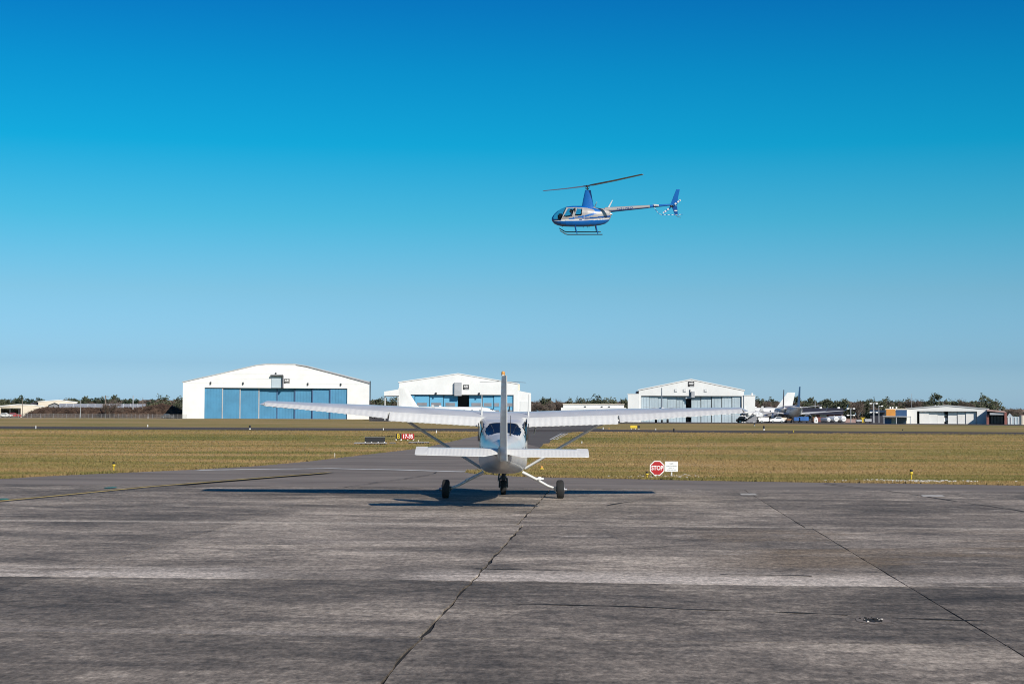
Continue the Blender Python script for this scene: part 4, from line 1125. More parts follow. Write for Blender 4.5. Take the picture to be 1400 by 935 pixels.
def gable_hall(S_, prof, opening, depth, wallmat, roofmat, extra=None, eave=.25):
    """front wall with a door opening, side and back walls, roof following the profile. prof in px, left eave -> right eave"""
    P = S_.P(prof); xl, xr = P[0][0], P[-1][0]
    ox0, ox1, oz = S_.x(opening[0]), S_.x(opening[1]), S_.z(opening[2])
    m = MB()
    m.box(xl, ox0, 0, .4, 0, oz); m.box(ox1, xr, 0, .4, 0, oz)
    m.prism([(xl, oz)] + P + [(xr, oz)], 0, .4)
    m.box(xl, xl + .3, .4, depth, 0, P[0][1]); m.box(xr - .3, xr, .4, depth, 0, P[-1][1])
    m.box(xl + .3, xr - .3, depth - .3, depth, 0, min(P[0][1], P[-1][1]))
    m.build("wall", M[wallmat], S_.o)
    m = MB()
    top = [(x + (-eave if i == 0 else eave if i == len(P) - 1 else 0), z + .06) for i, (x, z) in enumerate(P)]
    m.prism(top + [(x, z + .28) for x, z in reversed(top)], -.12, depth + .2)
    m.build("roof", M[roofmat], S_.o)
    m = MB(); m.box(xl + .32, xr - .32, .5, depth - .4, .025, .06); m.build("floor", M['midgrey'], S_.o)
    return P
def panel(S_, name, px0, px1, zt, y, mat, gap=.05, th=.14, parent=None, zb=.05):
    m = MB(); x0, x1 = S_.x(px0) + gap, S_.x(px1) - gap
    m.box(x0, x1, y, y + th, zb, zt)
    return m.build(name, M[mat], parent or S_.o)
def ribs(S_, parent, px0, px1, zt, y, mat, n):
    m = MB()
    for i in range(1, n):
        x = S_.x(px0 + (px1 - px0) * i / n); m.box(x - .05, x + .05, y - .06, y, .15, zt - .15)
    return m.build("rib", M[mat], parent)
def wall_sign(S_, px0, px1, py0, py1, y=-.12):
    m = MB(); m.box(S_.x(px0), S_.x(px1), y, -.002, S_.z(py1), S_.z(py0)); s = m.build("sign", M['black'], S_.o)
    h = S_.z(py0) - S_.z(py1); w = S_.x(px1) - S_.x(px0)
    lettering("lettering", "mdc", h * .75, M['signwhite'], s, ((S_.x(px0) + S_.x(px1)) / 2, y - .03, S_.z((py0 + py1) / 2) + h * .12), w / (h * 1.35) * .8, h * .02)
    m = MB(); m.box(S_.x(px0) + w * .28, S_.x(px1) - w * .06, y - .03, y - .01, S_.z(py1) + h * .06, S_.z(py1) + h * .16); m.build("sign_line", M['grey'], s)
def wall_lamp(S_, px, py):
    m = MB(); x, z = S_.x(px), S_.z(py); m.box(x - .2, x + .2, -.45, -.002, z - .2, z + .2); m.tube([(x, -.3, z - .2), (x, -.4, z - .5)], .22, 8); m.build("wall_lamp", M['darkmetal'], S_.o)

# --- big hangar on the left
A = Site(378, 572.6, "hangar", "biggest white hangar, arched roof and eight deep blue door panels", "hangar", turn=R(.45), group="hangars across the airfield")
gable_hall(A, [(252, 524), (300, 512.6), (350, 500.3), (364, 498.6), (402, 498.6), (418, 500.8), (462, 511.6), (504.5, 522.6)], (281, 474, 530.5), 48, 'white', 'roofgrey')
zt = A.z(530.5)
edges = (281, 305, 328.6, 354, 378.6, 402.8, 426.6, 450.6, 474)
for i in range(8):
    y = .55 + .42 * min(i, 7 - i)
    d = panel(A, "door_panel", edges[i], edges[i + 1], zt - .12, y, 'blue_door', .02 if i in (3, 4) else -.10)
    ribs(A, d, edges[i], edges[i + 1], zt - .2, y, 'blue_door', 6)
for i, e in enumerate(edges[1:-1]):
    m = MB(); y = .55 + .42 * min(i, 6 - i) - .12; m.box(A.x(e) - .16, A.x(e) + .16, y, y + .1, .06, zt - .15)
    m.build("door_edge", M['grey' if i < 3 else 'dkblue'], A.o)  # painted light: grey for sunlit panel edges, slate blue for unlit ones
m = MB(); m.box(A.x(370.6), A.x(385.8), .42, .5, zt, A.z(514)); m.build("header_recess", M['grey'], A.o)
m = MB(); x0, x1, zz = A.x(370.6), A.x(385.8), A.z(513.6)
m.box(x0 - .15, x1 + .15, -1.5, -.01, zz, zz + .35); m.box(x1, x1 + .3, -1.5, -.01, zt, zz); m.build("header_hood", M['midgrey'], A.o)
m = MB(); m.box(x0, x1 - .1, -.25, -.02, zt + .05, zz - .05); m.build("header_box", M['pale_door'], A.o)
m = MB(); m.prism(A.P([(404, 498.4), (418, 500.4), (462, 511.2), (505, 522.2), (505, 524.0), (462, 512.4), (418, 501.2), (404, 498.9)]), -.3, -.13); m.build("roof_edge", M['midgrey'], A.o)  # dark grey paints the shade on the right slope's roof flashing
wall_sign(A, 387.6, 395.2, 517.8, 524)
for q in ((289, 523.5), (332.5, 523.7), (420, 524), (465, 524.2), (376.5, 510.3)): wall_lamp(A, *q)
m = MB(); m.tube([(A.x(505.4), -.3, 0), (A.x(505.4), -.3, A.z(520))], .13, 8); m.build("corner_mast", M['darkmetal'], A.o)
m = MB()
for py in (505, 511.5, 518, 524.3): 
    z = A.z(py)
    xa = A.x(252 + max(0, (523 - py)) * 4.2) + .5; xb = A.x(504 - max(0, (522 - py)) * 3.9) - .5
    m.box(xa, xb, -.035, -.003, z - .04, z + .04)
m.build("cladding_seam", M['white2'], A.o)["kind"] = 'stuff'

# --- middle hangar
B_ = Site(627, 574.9, "hangar", "middle white hangar with light blue windowed doors, behind the aeroplane's tail", "hangar", group="hangars across the airfield")
gable_hall(B_, [(545.5, 524), (626, 511.8), (708, 525.4)], (555.5, 702, 539.6), 38, 'white', 'white2')
zt = B_.z(539.6)
ed = ((555.5, 567), (567, 587), (587, 606.2), (606.2, 626), (641, 659.6), (659.6, 675), (675, 688.6), (688.6, 702))
wins = ((558, 565), (570, 583.5), (589.5, 603), (609, 622), (644.5, 657.5), (661.5, 672), (675.8, 682.5), (691, 700.6))
for i, ((a, c), w) in enumerate(zip(ed, wins)):
    y = .55 + .3 * min(i, 7 - i)
    d = panel(B_, "door_panel", a, c, zt - .1, y, 'sky_door', .07)
    for z0, z1 in ((555.2, 550.6), (563.9, 560.2)):
        m = MB(); m.box(B_.x(w[0]), B_.x(w[1]), y - .06, y - .01, B_.z(z0), B_.z(z1)); wf = m.build("window", M['midgrey'], d)
        m = MB(); m.box(B_.x(w[0]) - .1, B_.x(w[1]) + .1, y - .10, y - .065, B_.z(z0) - .14, B_.z(z0) - .02); m.build("window_sill", M['sky_door'], wf)
m = MB(); m.box(B_.x(621), B_.x(631), -.9, -.01, zt - .3, B_.z(522.8)); m.build("header_box", M['grey'], B_.o)
wall_sign(B_, 632.8, 641, 526, 532.5)
for q in ((596, 537.6), (655, 537.6)): wall_lamp(B_, *q)
m = MB(); m.prism(B_.P([(708, 576), (708, 533.6), (726, 537), (726, 576)]), .3, 30); m.build("annex", M['white'], B_.o)
m = MB(); m.box(B_.x(711), B_.x(722), .2, .29, .05, B_.z(548)); m.build("annex_door", M['white2'], B_.o)
m = MB(); m.box(B_.x(707.8), B_.x(711.3), 4, 7, B_.z(533), B_.z(524.2)); m.build("roof_unit", M['cream'], B_.o)
m = MB(); m.prism(B_.P([(525.3, 541.6), (525.3, 535.8), (545.4, 532.6), (545.4, 541.4)]), -.6, 16); m.build("canopy", M['white'], B_.o)
for p in (526.4, 544): 
    m = MB(); m.tube([(B_.x(p), .2, 0), (B_.x(p), .2, B_.z(541.4))], .16, 8); m.build("canopy_post", M['white2'], B_.o)

# --- right hangar
C_ = Site(945, 577.4, "hangar", "white gabled hangar with pale grey door panels, right of the aeroplane", "hangar", group="hangars across the airfield")
gable_hall(C_, [(873.6, 534.6), (945, 519.8), (1016.3, 534.6)], (876.8, 1013.4, 541.2), 30, 'white', 'white2')
zt = C_.z(541.2)
ed = (876.8, 888, 900, 912.5, 925, 937.8, 944.8, 958.2, 972.6, 986.5, 1000.2, 1013.4)
for i in range(11):
    if i == 5: continue
    y = .5 + .22 * min(i, 10 - i)
    d = panel(C_, "door_panel", ed[i], ed[i + 1], zt - .12, y, 'pale_door', .03 if i < 5 else .09)
    ribs(C_, d, ed[i], ed[i + 1], zt - .2, y, 'pale_door', 3)
m = MB(); m.box(C_.x(937.4), C_.x(945.2), .5, .9, C_.z(545), zt); m.build("door_track", M['pale_door'], C_.o)
m = MB(); m.box(C_.x(945.3), C_.x(949.8), -.8, -.01, C_.z(543.5), C_.z(535)); m.build("header_box", M['grey'], C_.o)
m = MB(); m.tube([(C_.x(943.4), -.2, C_.z(540.5)), (C_.x(943.4), -.2, C_.z(532.4))], .1, 6); m.build("vent_pipe", M['darkmetal'], C_.o)
wall_sign(C_, 940.8, 949.2, 521.6, 528.4)
for p in (924, 936, 964.4):
    m = MB(); m.box(C_.x(p - 1.9), C_.x(p + 1.9), -.14, -.002, C_.z(535.8), C_.z(532)); v = m.build("wall_vent", M['grey'], C_.o)
    m = MB(); m.box(C_.x(p - 1.2), C_.x(p + 1.6), -.18, -.142, C_.z(535), C_.z(532.9)); m.build("vent_cover", M['white'], v)
for a, c, t in ((858.6, 873.5, 539.2), (1016.4, 1031.4, 540.8)):
    m = MB(); m.box(C_.x(a), C_.x(c), -.25, 26, 0, C_.z(t)); an = m.build("annex", M['white'], C_.o)
    m = MB(); m.box(C_.x(a) - .1, C_.x(c) + .1, -.35, 26.1, C_.z(t) + .002, C_.z(t) + .16); m.build("coping", M['white2'], an)
    m = MB(); m.tube([(C_.x((a + c) / 2 + 4), 3, C_.z(t)), (C_.x((a + c) / 2 + 4), 3, C_.z(t) + .5), (C_.x((a + c) / 2 + 4), 3, C_.z(t) + .7)], [.22, .3, .1], 10); m.build("roof_vent", M['white'], an)
m = MB(); m.tube([(C_.x(872), .6, C_.z(539.4)), (C_.x(872.2), .6, C_.z(535))], [.3, .34], 8); m.build("roof_horn", M['black'], C_.o)

# --- long low white building between the hangars
D_ = Site(812, 572.0, "low_building", "long low flat-roofed white building left of the right-hand hangar", "building", D=432)
m = MB(); m.box(D_.x(767), D_.x(856), 0, 14, 0, D_.z(557.2)); m.build("wall", M['white'], D_.o)
m = MB(); m.box(D_.x(769.5), D_.x(853.5), 5, 13.8, D_.z(557.2), D_.z(552.8)); m.build("upper_wall", M['white2'], D_.o)
m = MB(); m.box(D_.x(769) , D_.x(854), 4.7, 14, D_.z(552.8) + .003, D_.z(552.0)); m.build("roof_edge", M['cream'], D_.o)
for p in (800, 823, 833):
    m = MB(); m.box(D_.x(p - 1), D_.x(p + 1), 4.6, 4.99, D_.z(556.6), D_.z(555.2)); m.build("wall_vent", M['darkmetal'], D_.o)
for p in range(773, 856, 9):
    m = MB(); m.box(D_.x(p), D_.x(p + 4), -.05, -.004, D_.z(566), D_.z(561)); m.build("window", M['far_glass'], D_.o)

# --- white hangar at far right, with its coloured neighbours
G_ = Site(1295, 579.6, "hangar", "low wide white hangar at far right with white truck parked outside", "hangar", group="hangars across the airfield")
gable_hall(G_, [(1240, 560.4), (1262, 558.2), (1295, 555.6), (1322, 557.8), (1349.6, 560.4)], (1255.0, 1334.2, 562.2), 18, 'white', 'roofgrey', eave=.1)
zt = G_.z(562.2)
for (a, c), y in zip(((1258.2, 1271), (1271, 1282.4), (1282.4, 1291.2), (1296.0, 1308.5), (1308.7, 1319.4), (1319.6, 1333.8)), (.7, .9, 1.1, 1.1, .9, .7)):
    panel(G_, "door_panel", a, c, zt - .1, y, 'white', .01 if a < 1290 else .03)
for p in (1279, 1283.6, 1288, 1292.2):
    m = MB(); m.tube([(G_.x(p), 6, G_.z(557.6)), (G_.x(p), 6, G_.z(555.2)), (G_.x(p), 6, G_.z(553.8))], [.16, .2, .1], 8); m.build("roof_vent", M['signwhite'], G_.o)
H_ = Site(1226, 579.4, "office_wing", "low office with an orange panel and a slate blue panel above a canopy", "building")
m = MB(); m.box(H_.x(1211), H_.x(1239.5), 1, 12, 0, H_.z(558.4)); m.build("wall", M['cream'], H_.o)
m = MB(); m.box(H_.x(1212.2), H_.x(1224.0), .8, .99, H_.z(568.6), H_.z(559.6)); m.build("orange_panel", M['orange'], H_.o)
m = MB(); m.box(H_.x(1225.4), H_.x(1239.6), .8, .99, H_.z(569), H_.z(560.2)); m.build("blue_panel", M['dkblue'], H_.o)
m = MB(); m.prism(H_.P([(1207.5, 569.6), (1207.5, 568.6), (1244.8, 568.9), (1244.8, 570.2)]), -2.4, .75); m.build("canopy", M['grey'], H_.o)
for p in (1209, 1225.4, 1244):
    m = MB(); m.tube([(H_.x(p), -2.2, 0), (H_.x(p), -2.2, H_.z(569.6))], .1, 8); m.build("canopy_post", M['grey'], H_.o)
m = MB(); m.box(H_.x(1208.5), H_.x(1219), -.2, .6, 0, H_.z(571.8)); m.build("blue_partition", M['dkblue'], H_.o)
m = MB(); m.box(H_.x(1226.5), H_.x(1238.5), .75, .99, .1, H_.z(571)); m.build("glazing", M['far_glass'], H_.o)
for p in (1217.3, 1220.5, 1225.6):
    m = MB(); m.tube([(H_.x(p), 5, H_.z(558.4)), (H_.x(p), 5, H_.z(556))], [.16, .2], 8); m.build("roof_vent", M['signwhite'], H_.o)
I_ = Site(1372, 580.2, "terminal_lodge", "low brick and glass building at the right edge beside the white hangar", "building")
m = MB(); m.prism(I_.P([(1350.4, 562), (1350.4, 559.8), (1373.5, 561.8), (1376, 563.6), (1373, 564)]), -1.5, 10); m.build("roof", M['pink'], I_.o)
m = MB(); m.box(I_.x(1354.2), I_.x(1375.6), -1.2, 8, I_.z(567.2), I_.z(564.2)); m.build("fascia", M['grey'], I_.o)
m = MB(); m.box(I_.x(1350.4), I_.x(1373), 2.0, 9, 0, I_.z(562)); m.build("wall", M['darkroof'], I_.o)
for p in (1357, 1361.2, 1365.4, 1369.6):
    m = MB(); m.box(I_.x(p - 1.6), I_.x(p + 1.6), 1.8, 1.98, .2, I_.z(569)); m.build("window", M['far_glass'], I_.o)
m = MB(); m.box(I_.x(1373.4), I_.x(1376.6), -1.4, 3, 0, I_.z(563.8)); m.build("brick_pillar", M['brick'], I_.o)
m = MB(); m.box(I_.x(1349.8), I_.x(1353), -.6, 2.2, 0, I_.z(566.6)); m.build("brick_pillar", M['brick'], I_.o)
m = MB(); m.prism(I_.P([(1376.7, 569.6), (1380, 564.6), (1384, 569), (1392.6, 569.6), (1392.6, 581), (1376.7, 581)]), .2, 6); m.build("glass_wing", M['pale_door'], I_.o)
for p in (1378, 1382.4, 1387, 1391.8):
    m = MB(); m.box(I_.x(p - .35), I_.x(p + .35), .05, .19, .1, I_.z(570)); m.build("mullion", M['signwhite'], I_.o)
J_ = Site(1398.5, 580.6, "storage_tank", "tan upright storage tank cut off by the right edge", "tank")
m = MB(); r = 4.6 * J_.k; m.tube([(0, 0, 0), (0, 0, J_.z(568))], r, 20); m.build("tank_body", M['cream'], J_.o, 40)
m = MB(); m.tube([(0, 0, J_.z(568)), (0, 0, J_.z(567))], [r * 1.03, r * .2], 20); m.build("tank_lid", M['pink'], J_.o, 40)

# --- buildings at the left
K_ = Site(24, 571.8, "depot", "open-fronted cream depot at far left with red gear inside", "building", D=520)
gable_hall(K_, [(-40, 560), (0, 556.2), (24, 553.8), (44, 554.2), (58, 556.4)], (2, 28, 557.8), 20, 'cream', 'white2')
for p in (14, 25.6):
    m = MB(); m.box(K_.x(p - .9), K_.x(p + .9), -.1, .35, 0, K_.z(557.8)); m.build("post", M['black'], K_.o)
L_ = Site(78, 572, "warehouse", "cream warehouse with a shallow gable rising behind the brush heap", "building", D=575)
gable_hall(L_, [(53, 550), (80, 547.6), (104, 550.6)], (60, 64, 566), 22, 'cream', 'white2')
m = MB(); m.prism(L_.P([(67, 558), (67, 554.6), (74.4, 551.8), (81.5, 554.8), (81.5, 558)]), -6, -.01); po = m.build("porch", M['midgrey'], L_.o)
m = MB(); m.prism(L_.P([(66.4, 554.6), (74.4, 551.4), (82.1, 554.8), (82.1, 553.9), (74.4, 550.5), (66.4, 553.7)]), -6.3, -.02); m.build("porch_roof", M['darkroof'], po)
m = MB(); m.box(L_.x(43), L_.x(52.8), 4, 16, 0, L_.z(550.6)); m.build("dark_annex", M['darkroof'], L_.o)
N_ = Site(150, 572, "long_shed", "very long pale grey shed roof showing above the brush heap", "building", D=560)
m = MB(); m.box(N_.x(82), N_.x(192), 4, 20, 0, N_.z(557)); m.build("wall", M['white2'], N_.o)
m = MB(); m.prism([(2.5, N_.z(557.6)), (12, N_.z(551.8)), (21, N_.z(557.6)), (12, N_.z(552.6))], N_.x(82), N_.x(198.5), 0, 'x'); m.build("roof", M['grey'], N_.o)
for i in range(1, 12):
    m = MB(); x = N_.x(82 + i * 9.6); m.prism([(2.4, N_.z(557.5)), (12, N_.z(551.7)), (12, N_.z(551.5)), (2.4, N_.z(557.2))], x - .12, x + .12, 0, 'x'); m.build("roof_seam", M['white2'], N_.o)

# --- dark roofed building and walls at the right, behind the jets
O_ = Site(1128, 576.4, "dark_shed", "low brown building with a long dark roof behind the jets", "building", D=440)
m = MB(); m.box(O_.x(1116), O_.x(1152), 0, 12, 0, O_.z(566.5)); m.build("wall", M['brick'], O_.o)
m = MB(); m.prism([(-1, O_.z(566.6)), (6, O_.z(557.6)), (13, O_.z(566.6)), (6, O_.z(559))], O_.x(1098), O_.x(1152.6), 0, 'x'); m.build("roof", M['darkroof'], O_.o)
m = MB(); m.box(O_.x(1121), O_.x(1130), -.12, -.004, O_.z(570), O_.z(567)); m.build("window_band", M['cream'], O_.o)
for p in (1122, 1146.3):
    m = MB(); m.tube([(O_.x(p), 6, O_.z(558.2)), (O_.x(p), 6, O_.z(556.2))], [.45, .35], 8); m.build("roof_vent", M['signwhite'], O_.o)
P_ = Site(1162, 578.0, "block_wall", "low pinkish block wall right of the white tanks", "wall", D=400)
m = MB(); m.box(P_.x(1153.5), P_.x(1171), 0, .4, 0, P_.z(572.6)); m.build("wall", M['pink'], P_.o)
m = MB(); m.box(P_.x(1153.3), P_.x(1171.2), -.08, .48, P_.z(572.6) + .002, P_.z(572.0)); m.build("coping", M['rust'], P_.o)
Q_ = Site(1202, 577, "dark_lean_to", "dark lean-to shed left of the orange panel", "building", D=415)
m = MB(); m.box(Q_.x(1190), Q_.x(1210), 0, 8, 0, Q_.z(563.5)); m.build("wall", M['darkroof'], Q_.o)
m = MB(); m.prism([(-1, Q_.z(564.2)), (9, Q_.z(561)), (9, Q_.z(560.4)), (-1, Q_.z(563.4))], Q_.x(1189.5), Q_.x(1210.3), 0, 'x'); m.build("roof", M['darkmetal'], Q_.o)

# --- grey palisade fence in front of the brush heap
FX = Site(135, 572.4, "perimeter_fence", "grey wire fence along the foot of the brush heap", "fence")
fz = FX.z(566.2)
for i in range(0, 47):
    px = -10 + i * 5.7
    m = MB(); m.tube([(FX.x(px), 0, 0), (FX.x(px), 0, fz + .1)], .05, 5); m.build("fence_post", M['fence'], FX.o)
m = MB()
for z in (.06, fz * .5, fz): m.box(FX.x(-10), FX.x(252), -.02, .02, z - .02, z + .02)
m.build("rail", M['fence'], FX.o)
m = MB(); x = FX.x(-10)
while x < FX.x(252): m.box(x, x + .04, .03, .04, .05, fz); x += .2
m.build("fence_mesh", M['fence'], FX.o)["kind"] = 'stuff'

# ================================================================== POLES
def pole(px, base, top, D, label, arms=0, lamp=0, mat='wood', r=.14):
    g = at(px, base, D); zt_ = at(px, top, D).z
    t = thing("utility_pole" if not lamp else "lamp_post", label, "pole" if not lamp else "lamp post", (g.x, g.y, 0))
    m = MB(); m.tube([(0, 0, 0), (0, 0, zt_)], [r, r * .65], 8); m.build("shaft", M[mat], t, 40)
    for i in range(arms):
        m = MB(); z = zt_ - .4 - i * .9; m.box(-1.1, 1.1, -.06, .06, z - .06, z + .06)
        for x in (-1, -.5, .5, 1): m.tube([(x, 0, z), (x, 0, z + .25)], .05, 6)
        m.build("crossarm", M[mat], t)
    for i in range(lamp):
        s = -1 if i % 2 else 1; z = zt_ - .1 - (i // 2) * (zt_ * .45)
        m = MB(); m.tube([(0, 0, z), (s * .6, 0, z + .05)], .05, 6); m.box(min(s * .5, s * 1.0), max(s * .5, s * 1.0), -.3, .15, z - .12, z + .14); m.build("lamp_head", M['signwhite'], t)
pole(30.5, 570, 546, 505, "utility pole at the left end of the brush heap", 0)
pole(110, 571, 547.5, 500, "slim utility pole rising in front of the brush heap's middle", 0, 0, 'grey', .12)
pole(144, 571, 540.5, 500, "thick pale utility pole beside the bare bush on the heap", 1, 0, 'wood', .24)
pole(181.6, 570, 540.5, 505, "tall pale utility pole near the right end of the long shed", 0, 0, 'grey', .20)
pole(195, 570.5, 543.5, 505, "thin brown utility pole at the right tip of the long shed", 0, 0, 'wood', .13)
pole(1163.2, 576.5, 558, 395, "grey lamp post with two white heads behind the pinkish wall", 0, 4, 'grey', .13)
pole(1194.4, 578, 551, 398, "tall lamp post with twin white heads left of the orange panel", 0, 4, 'grey', .22)
pole(1201.6, 578, 554.5, 400, "shorter lamp post just left of the orange panel", 0, 1, 'grey', .12)
pole(1114.4, 572, 546.5, 450, "slim pole with a lamp above the right jet's tailplane", 0, 0, 'grey', .12)
pole(1246.5, 572, 538, 450, "thin tall mast among the trees above the slate blue panel", 0, 0, 'grey', .06)
pole(1289.5, 572, 548, 430, "thin white mast behind the far right hangar's roof", 0, 0, 'grey', .06)
pole(202.5, 572.4, 566.0, 490, "short white post in the fence right of the brush heap", 0, 0, 'signwhite', .12)

# ================================================================== PARKED JETS
def make_jet(name, label, loc, rz, L, r, zc, fin_h, span, tailspan, mats, winglet=True, rear=False, tail_t=False):
    t = thing(name, label, "jet", loc, rz)               # local: x forward, y left
    body, finm = mats
    prof = [(.5, .0, .02), (.485, -.06, .30), (.45, -.04, .62), (.40, -.01, .88), (.34, 0, 1), (0, 0, 1), (-.16, 0, 1), (-.28, .12, .86), (-.38, .34, .56), (-.46, .56, .25), (-.49, .66, .12), (-.5, .68, .05)]
    m = MB(); m.loft([[Vector((a * L, math.cos(q) * r * s, zc + r * dz + math.sin(q) * r * s)) for q in [i * math.pi / 12 for i in range(24)]] for a, dz, s in prof])
    m.build("body", M[body], t, 50)
    m = MB(); m.box(.435 * L, .462 * L, -.42 * r, .42 * r, zc + .30 * r, zc + .62 * r); m.build("cockpit_window", M['far_glass'], t)
    for s in (1, -1):
        for i in range(int(L * .9)):
            if L < 15 and i % 2: continue
            x = -.24 * L + i * (.60 * L) / (L * .9); m = MB(); m.box(x, x + .25, s * r * .955 - .04, s * r * .955 + .04, zc + r * .18, zc + r * .18 + .34)
            if i % 3 == 0: m.build("cabin_window", M['far_glass'], t)
        def foil(y, le, c, z, th): return [Vector((le - x * c, s * y, z + h * th * c)) for x, h in ((0, 0), (.1, .6), (.4, 1), (.8, .45), (1, 0), (.8, -.2), (.4, -.5), (.1, -.4))]
        m = MB(); z0 = zc - .55 * r; hs = span / 2
        m.loft([foil(r * .5, .11 * L, .22 * L, z0, .07), foil(hs * .35, .045 * L, .145 * L, z0 + .03 * hs, .065), foil(hs, -.07 * L, .05 * L, z0 + .085 * hs, .06)]); w = m.build("wing", M['white' if body != 'tailblue' else body], t, 45)
        if winglet:
            m = MB(); m.loft([foil(hs, -.07 * L, .05 * L, z0 + .085 * hs, .06), foil(hs + .035 * hs, -.08 * L, .04 * L, z0 + .10 * hs, .05), foil(hs + .075 * hs, -.105 * L, .022 * L, z0 + .085 * hs + .13 * hs, .05)]); m.build("winglet", M[finm if finm != 'dkred' else body], w, 45)
        zt_ = zc + r * .55 if not tail_t else zc + fin_h + r * .5; xt = -.405 * L if not tail_t else -.47 * L
        m = MB(); m.loft([foil(.05, xt, .10 * L, zt_, .06), foil(tailspan / 2, xt - .075 * L, .045 * L, zt_ + .06 * tailspan, .05)]); m.build("tailplane", M[body], t, 45)
        ex, ey, ez, er = (.09 * L, hs * .34, z0 - r * .42, r * .55) if not rear else (-.27 * L, r * 1.5, zc + r * .35, r * .42)
        m = MB(); m.loft([[Vector((ex + a * L, s * ey + math.cos(q) * er * k_, ez + math.sin(q) * er * k_)) for q in [i * math.pi / 8 for i in range(16)]] for a, k_ in ((.055, .86), (.05, 1), (0, 1.02), (-.05, .8), (-.075, .55))])
        en = m.build("engine", M[body if body != 'dkred' else 'white'], t, 45)
        m = MB(); m.tube([(ex + .0551 * L, s * ey, ez), (ex + .058 * L, s * ey, ez)], er * .78, 14); m.build("fan", M['black'], en); m = MB(); m.tube([(ex - .0755 * L, s * ey, ez), (ex - .082 * L, s * ey, ez)], [er * .5, er * .38], 14); m.build("exhaust", M['black'], en)
        m = MB(); m.tube([(-.03 * L, s * r * 1.3, zc - r * .6), (-.03 * L, s * r * 1.3, .35)], .1, 8); m.build("landing_leg", M['grey'], t); m = MB(); m.wheel((-.03 * L, s * r * 1.3, .42), (0, 1, 0), .42, .5, n=14); m.build("wheel", M['rubber'], t, 40)
    m = MB(); m.tube([(.40 * L, 0, zc - r * .8), (.40 * L, 0, .3)], .08, 8); m.build("landing_leg", M['grey'], t); m = MB(); m.wheel((.40 * L, 0, .32), (0, 1, 0), .32, .4, n=14); m.build("wheel", M['rubber'], t, 40)
    def ff(le, c, z, th): return [Vector((le - x * c, y * th, z)) for x, y in ((0, 0), (.1, .6), (.4, 1), (.8, .5), (1, 0), (.8, -.5), (.4, -1), (.1, -.6))]
    zb = zc + r * .7
    m = MB(); m.loft([ff(-.25 * L, .20 * L, zb - .1 * r, .05), ff(-.31 * L, .165 * L, zb + .12 * fin_h, .16), ff(-.425 * L, .085 * L, zb + fin_h, .10)]); m.build("fin", M[finm], t, 45)
    return t
g = ground(612, 574.6)
make_jet("airliner", "white airliner parked side-on before the middle hangar, nose right", (at(612, 570, 408).x, 408, 0), R(-2), 24.6, 1.30, 2.25, 5.0, 22, 9, ('white', 'white'))
g = ground(901.5, 576.6)
jet = make_jet("business_jet", "small jet seen from behind in front of the pale grey hangar doors", (at(901.5, 570, 372).x, 366, 0), R(90 - 5.5), 17.0, 1.0, 2.5, 4.5, 15, 8.4, ('white', 'trim_and_shade'), False, True)  # grey-blue fin colour stands in for the fin's shaded side
g = ground(1089, 577.0)
make_jet("airliner", "blue and white jet with a slate tail seen from behind, winglet right", (at(1084, 570, 412).x, 412, 0), R(90 - 2), 27.0, 1.52, 2.75, 5.0, 25, 10.5, ('white', 'tailblue'))
g = ground(1066, 577.0)
make_jet("airliner", "white jet with a thin dark red fin, left of the slate-tailed jet", (at(1068, 570, 425).x, 425, 0), R(90 - 6), 25.0, 1.35, 2.6, 4.7, 22, 9.5, ('white', 'dkred'))
g = ground(1050, 577.0)
make_jet("airliner", "white jet parked side-on behind two others, showing its white swept fin", (g.x - .3, 446, 0), R(176), 25.0, 1.3, 2.5, 4.6, 22, 9, ('white', 'white'))
g = ground(1020, 577.2)
make_jet("business_jet", "little white jet beside the right hangar's annex, partly behind its stairs", (at(1030, 570, 372).x, 372, 0), R(62), 11.0, .85, 1.75, 1.5, 12, 5, ('white', 'white'), True, True)

# ================================================================== VEHICLES AND GROUND GEAR
def wheel4(t, L, w, r, xs):
    for x in xs:
        for s in (-1, 1):
            o = MB().wheel((x, s * (w / 2 - .12), r), (0, 1, 0), r, .24, n=14).build("wheel", M['rubber'], t, 40)
            m = MB(); m.tube([(x, s * (w / 2 + .005), r), (x, s * (w / 2 + .02), r)], r * .55, 10); m.build("rim", M['metal'], o)
def truck(label, px, base, D, rz, L=6.5, box_h=2.7):
    g = at(px, base, D); t = thing("box_truck", label, "truck", (g.x, g.y, 0), rz)
    bevel_box("cargo_box", M['signwhite'], t, -L * .5, L * .22, -1.1, 1.1, .75, box_h, .06)
    m = MB(); m.loft([[Vector((x, y, z)) for x, z in ((L * .24, .5), (L * .5, .5), (L * .5, 1.15), (L * .42, 1.3), (L * .345, 2.0), (L * .24, 2.05))] for y in (-1, 1)]); m.build("cab", M['signwhite'], t)
    for s in (-1, 1): m = MB(); m.prism([(L * .26, 1.35), (L * .405, 1.35), (L * .34, 1.9), (L * .26, 1.92)], s * 1.005 - .01, s * 1.005 + .01); m.build("side_window", M['far_glass'], t)
    m = MB(); m.loft([[Vector((x, y, z)) for x, z in ((L * .424, 1.34), (L * .352, 1.96), (L * .358, 1.98), (L * .43, 1.36))] for y in (-.85, .85)]); m.build("windscreen", M['far_glass'], t)
    m = MB(); m.box(-L * .5, L * .48, -.5, .5, .45, .72); m.build("chassis", M['darkmetal'], t)
    for s in (-1, 1): m = MB(); m.box(L * .5, L * .5 + .04, s * .75 - .15, s * .75 + .15, .75, .95); m.build("headlight", M['metal'], t)
    wheel4(t, L, 2.1, .42, (-L * .3, L * .37)); return t
truck("white box truck parked in front of the far right hangar", 1281.5, 579.9, 364, R(-3), 5.4, 1.75)
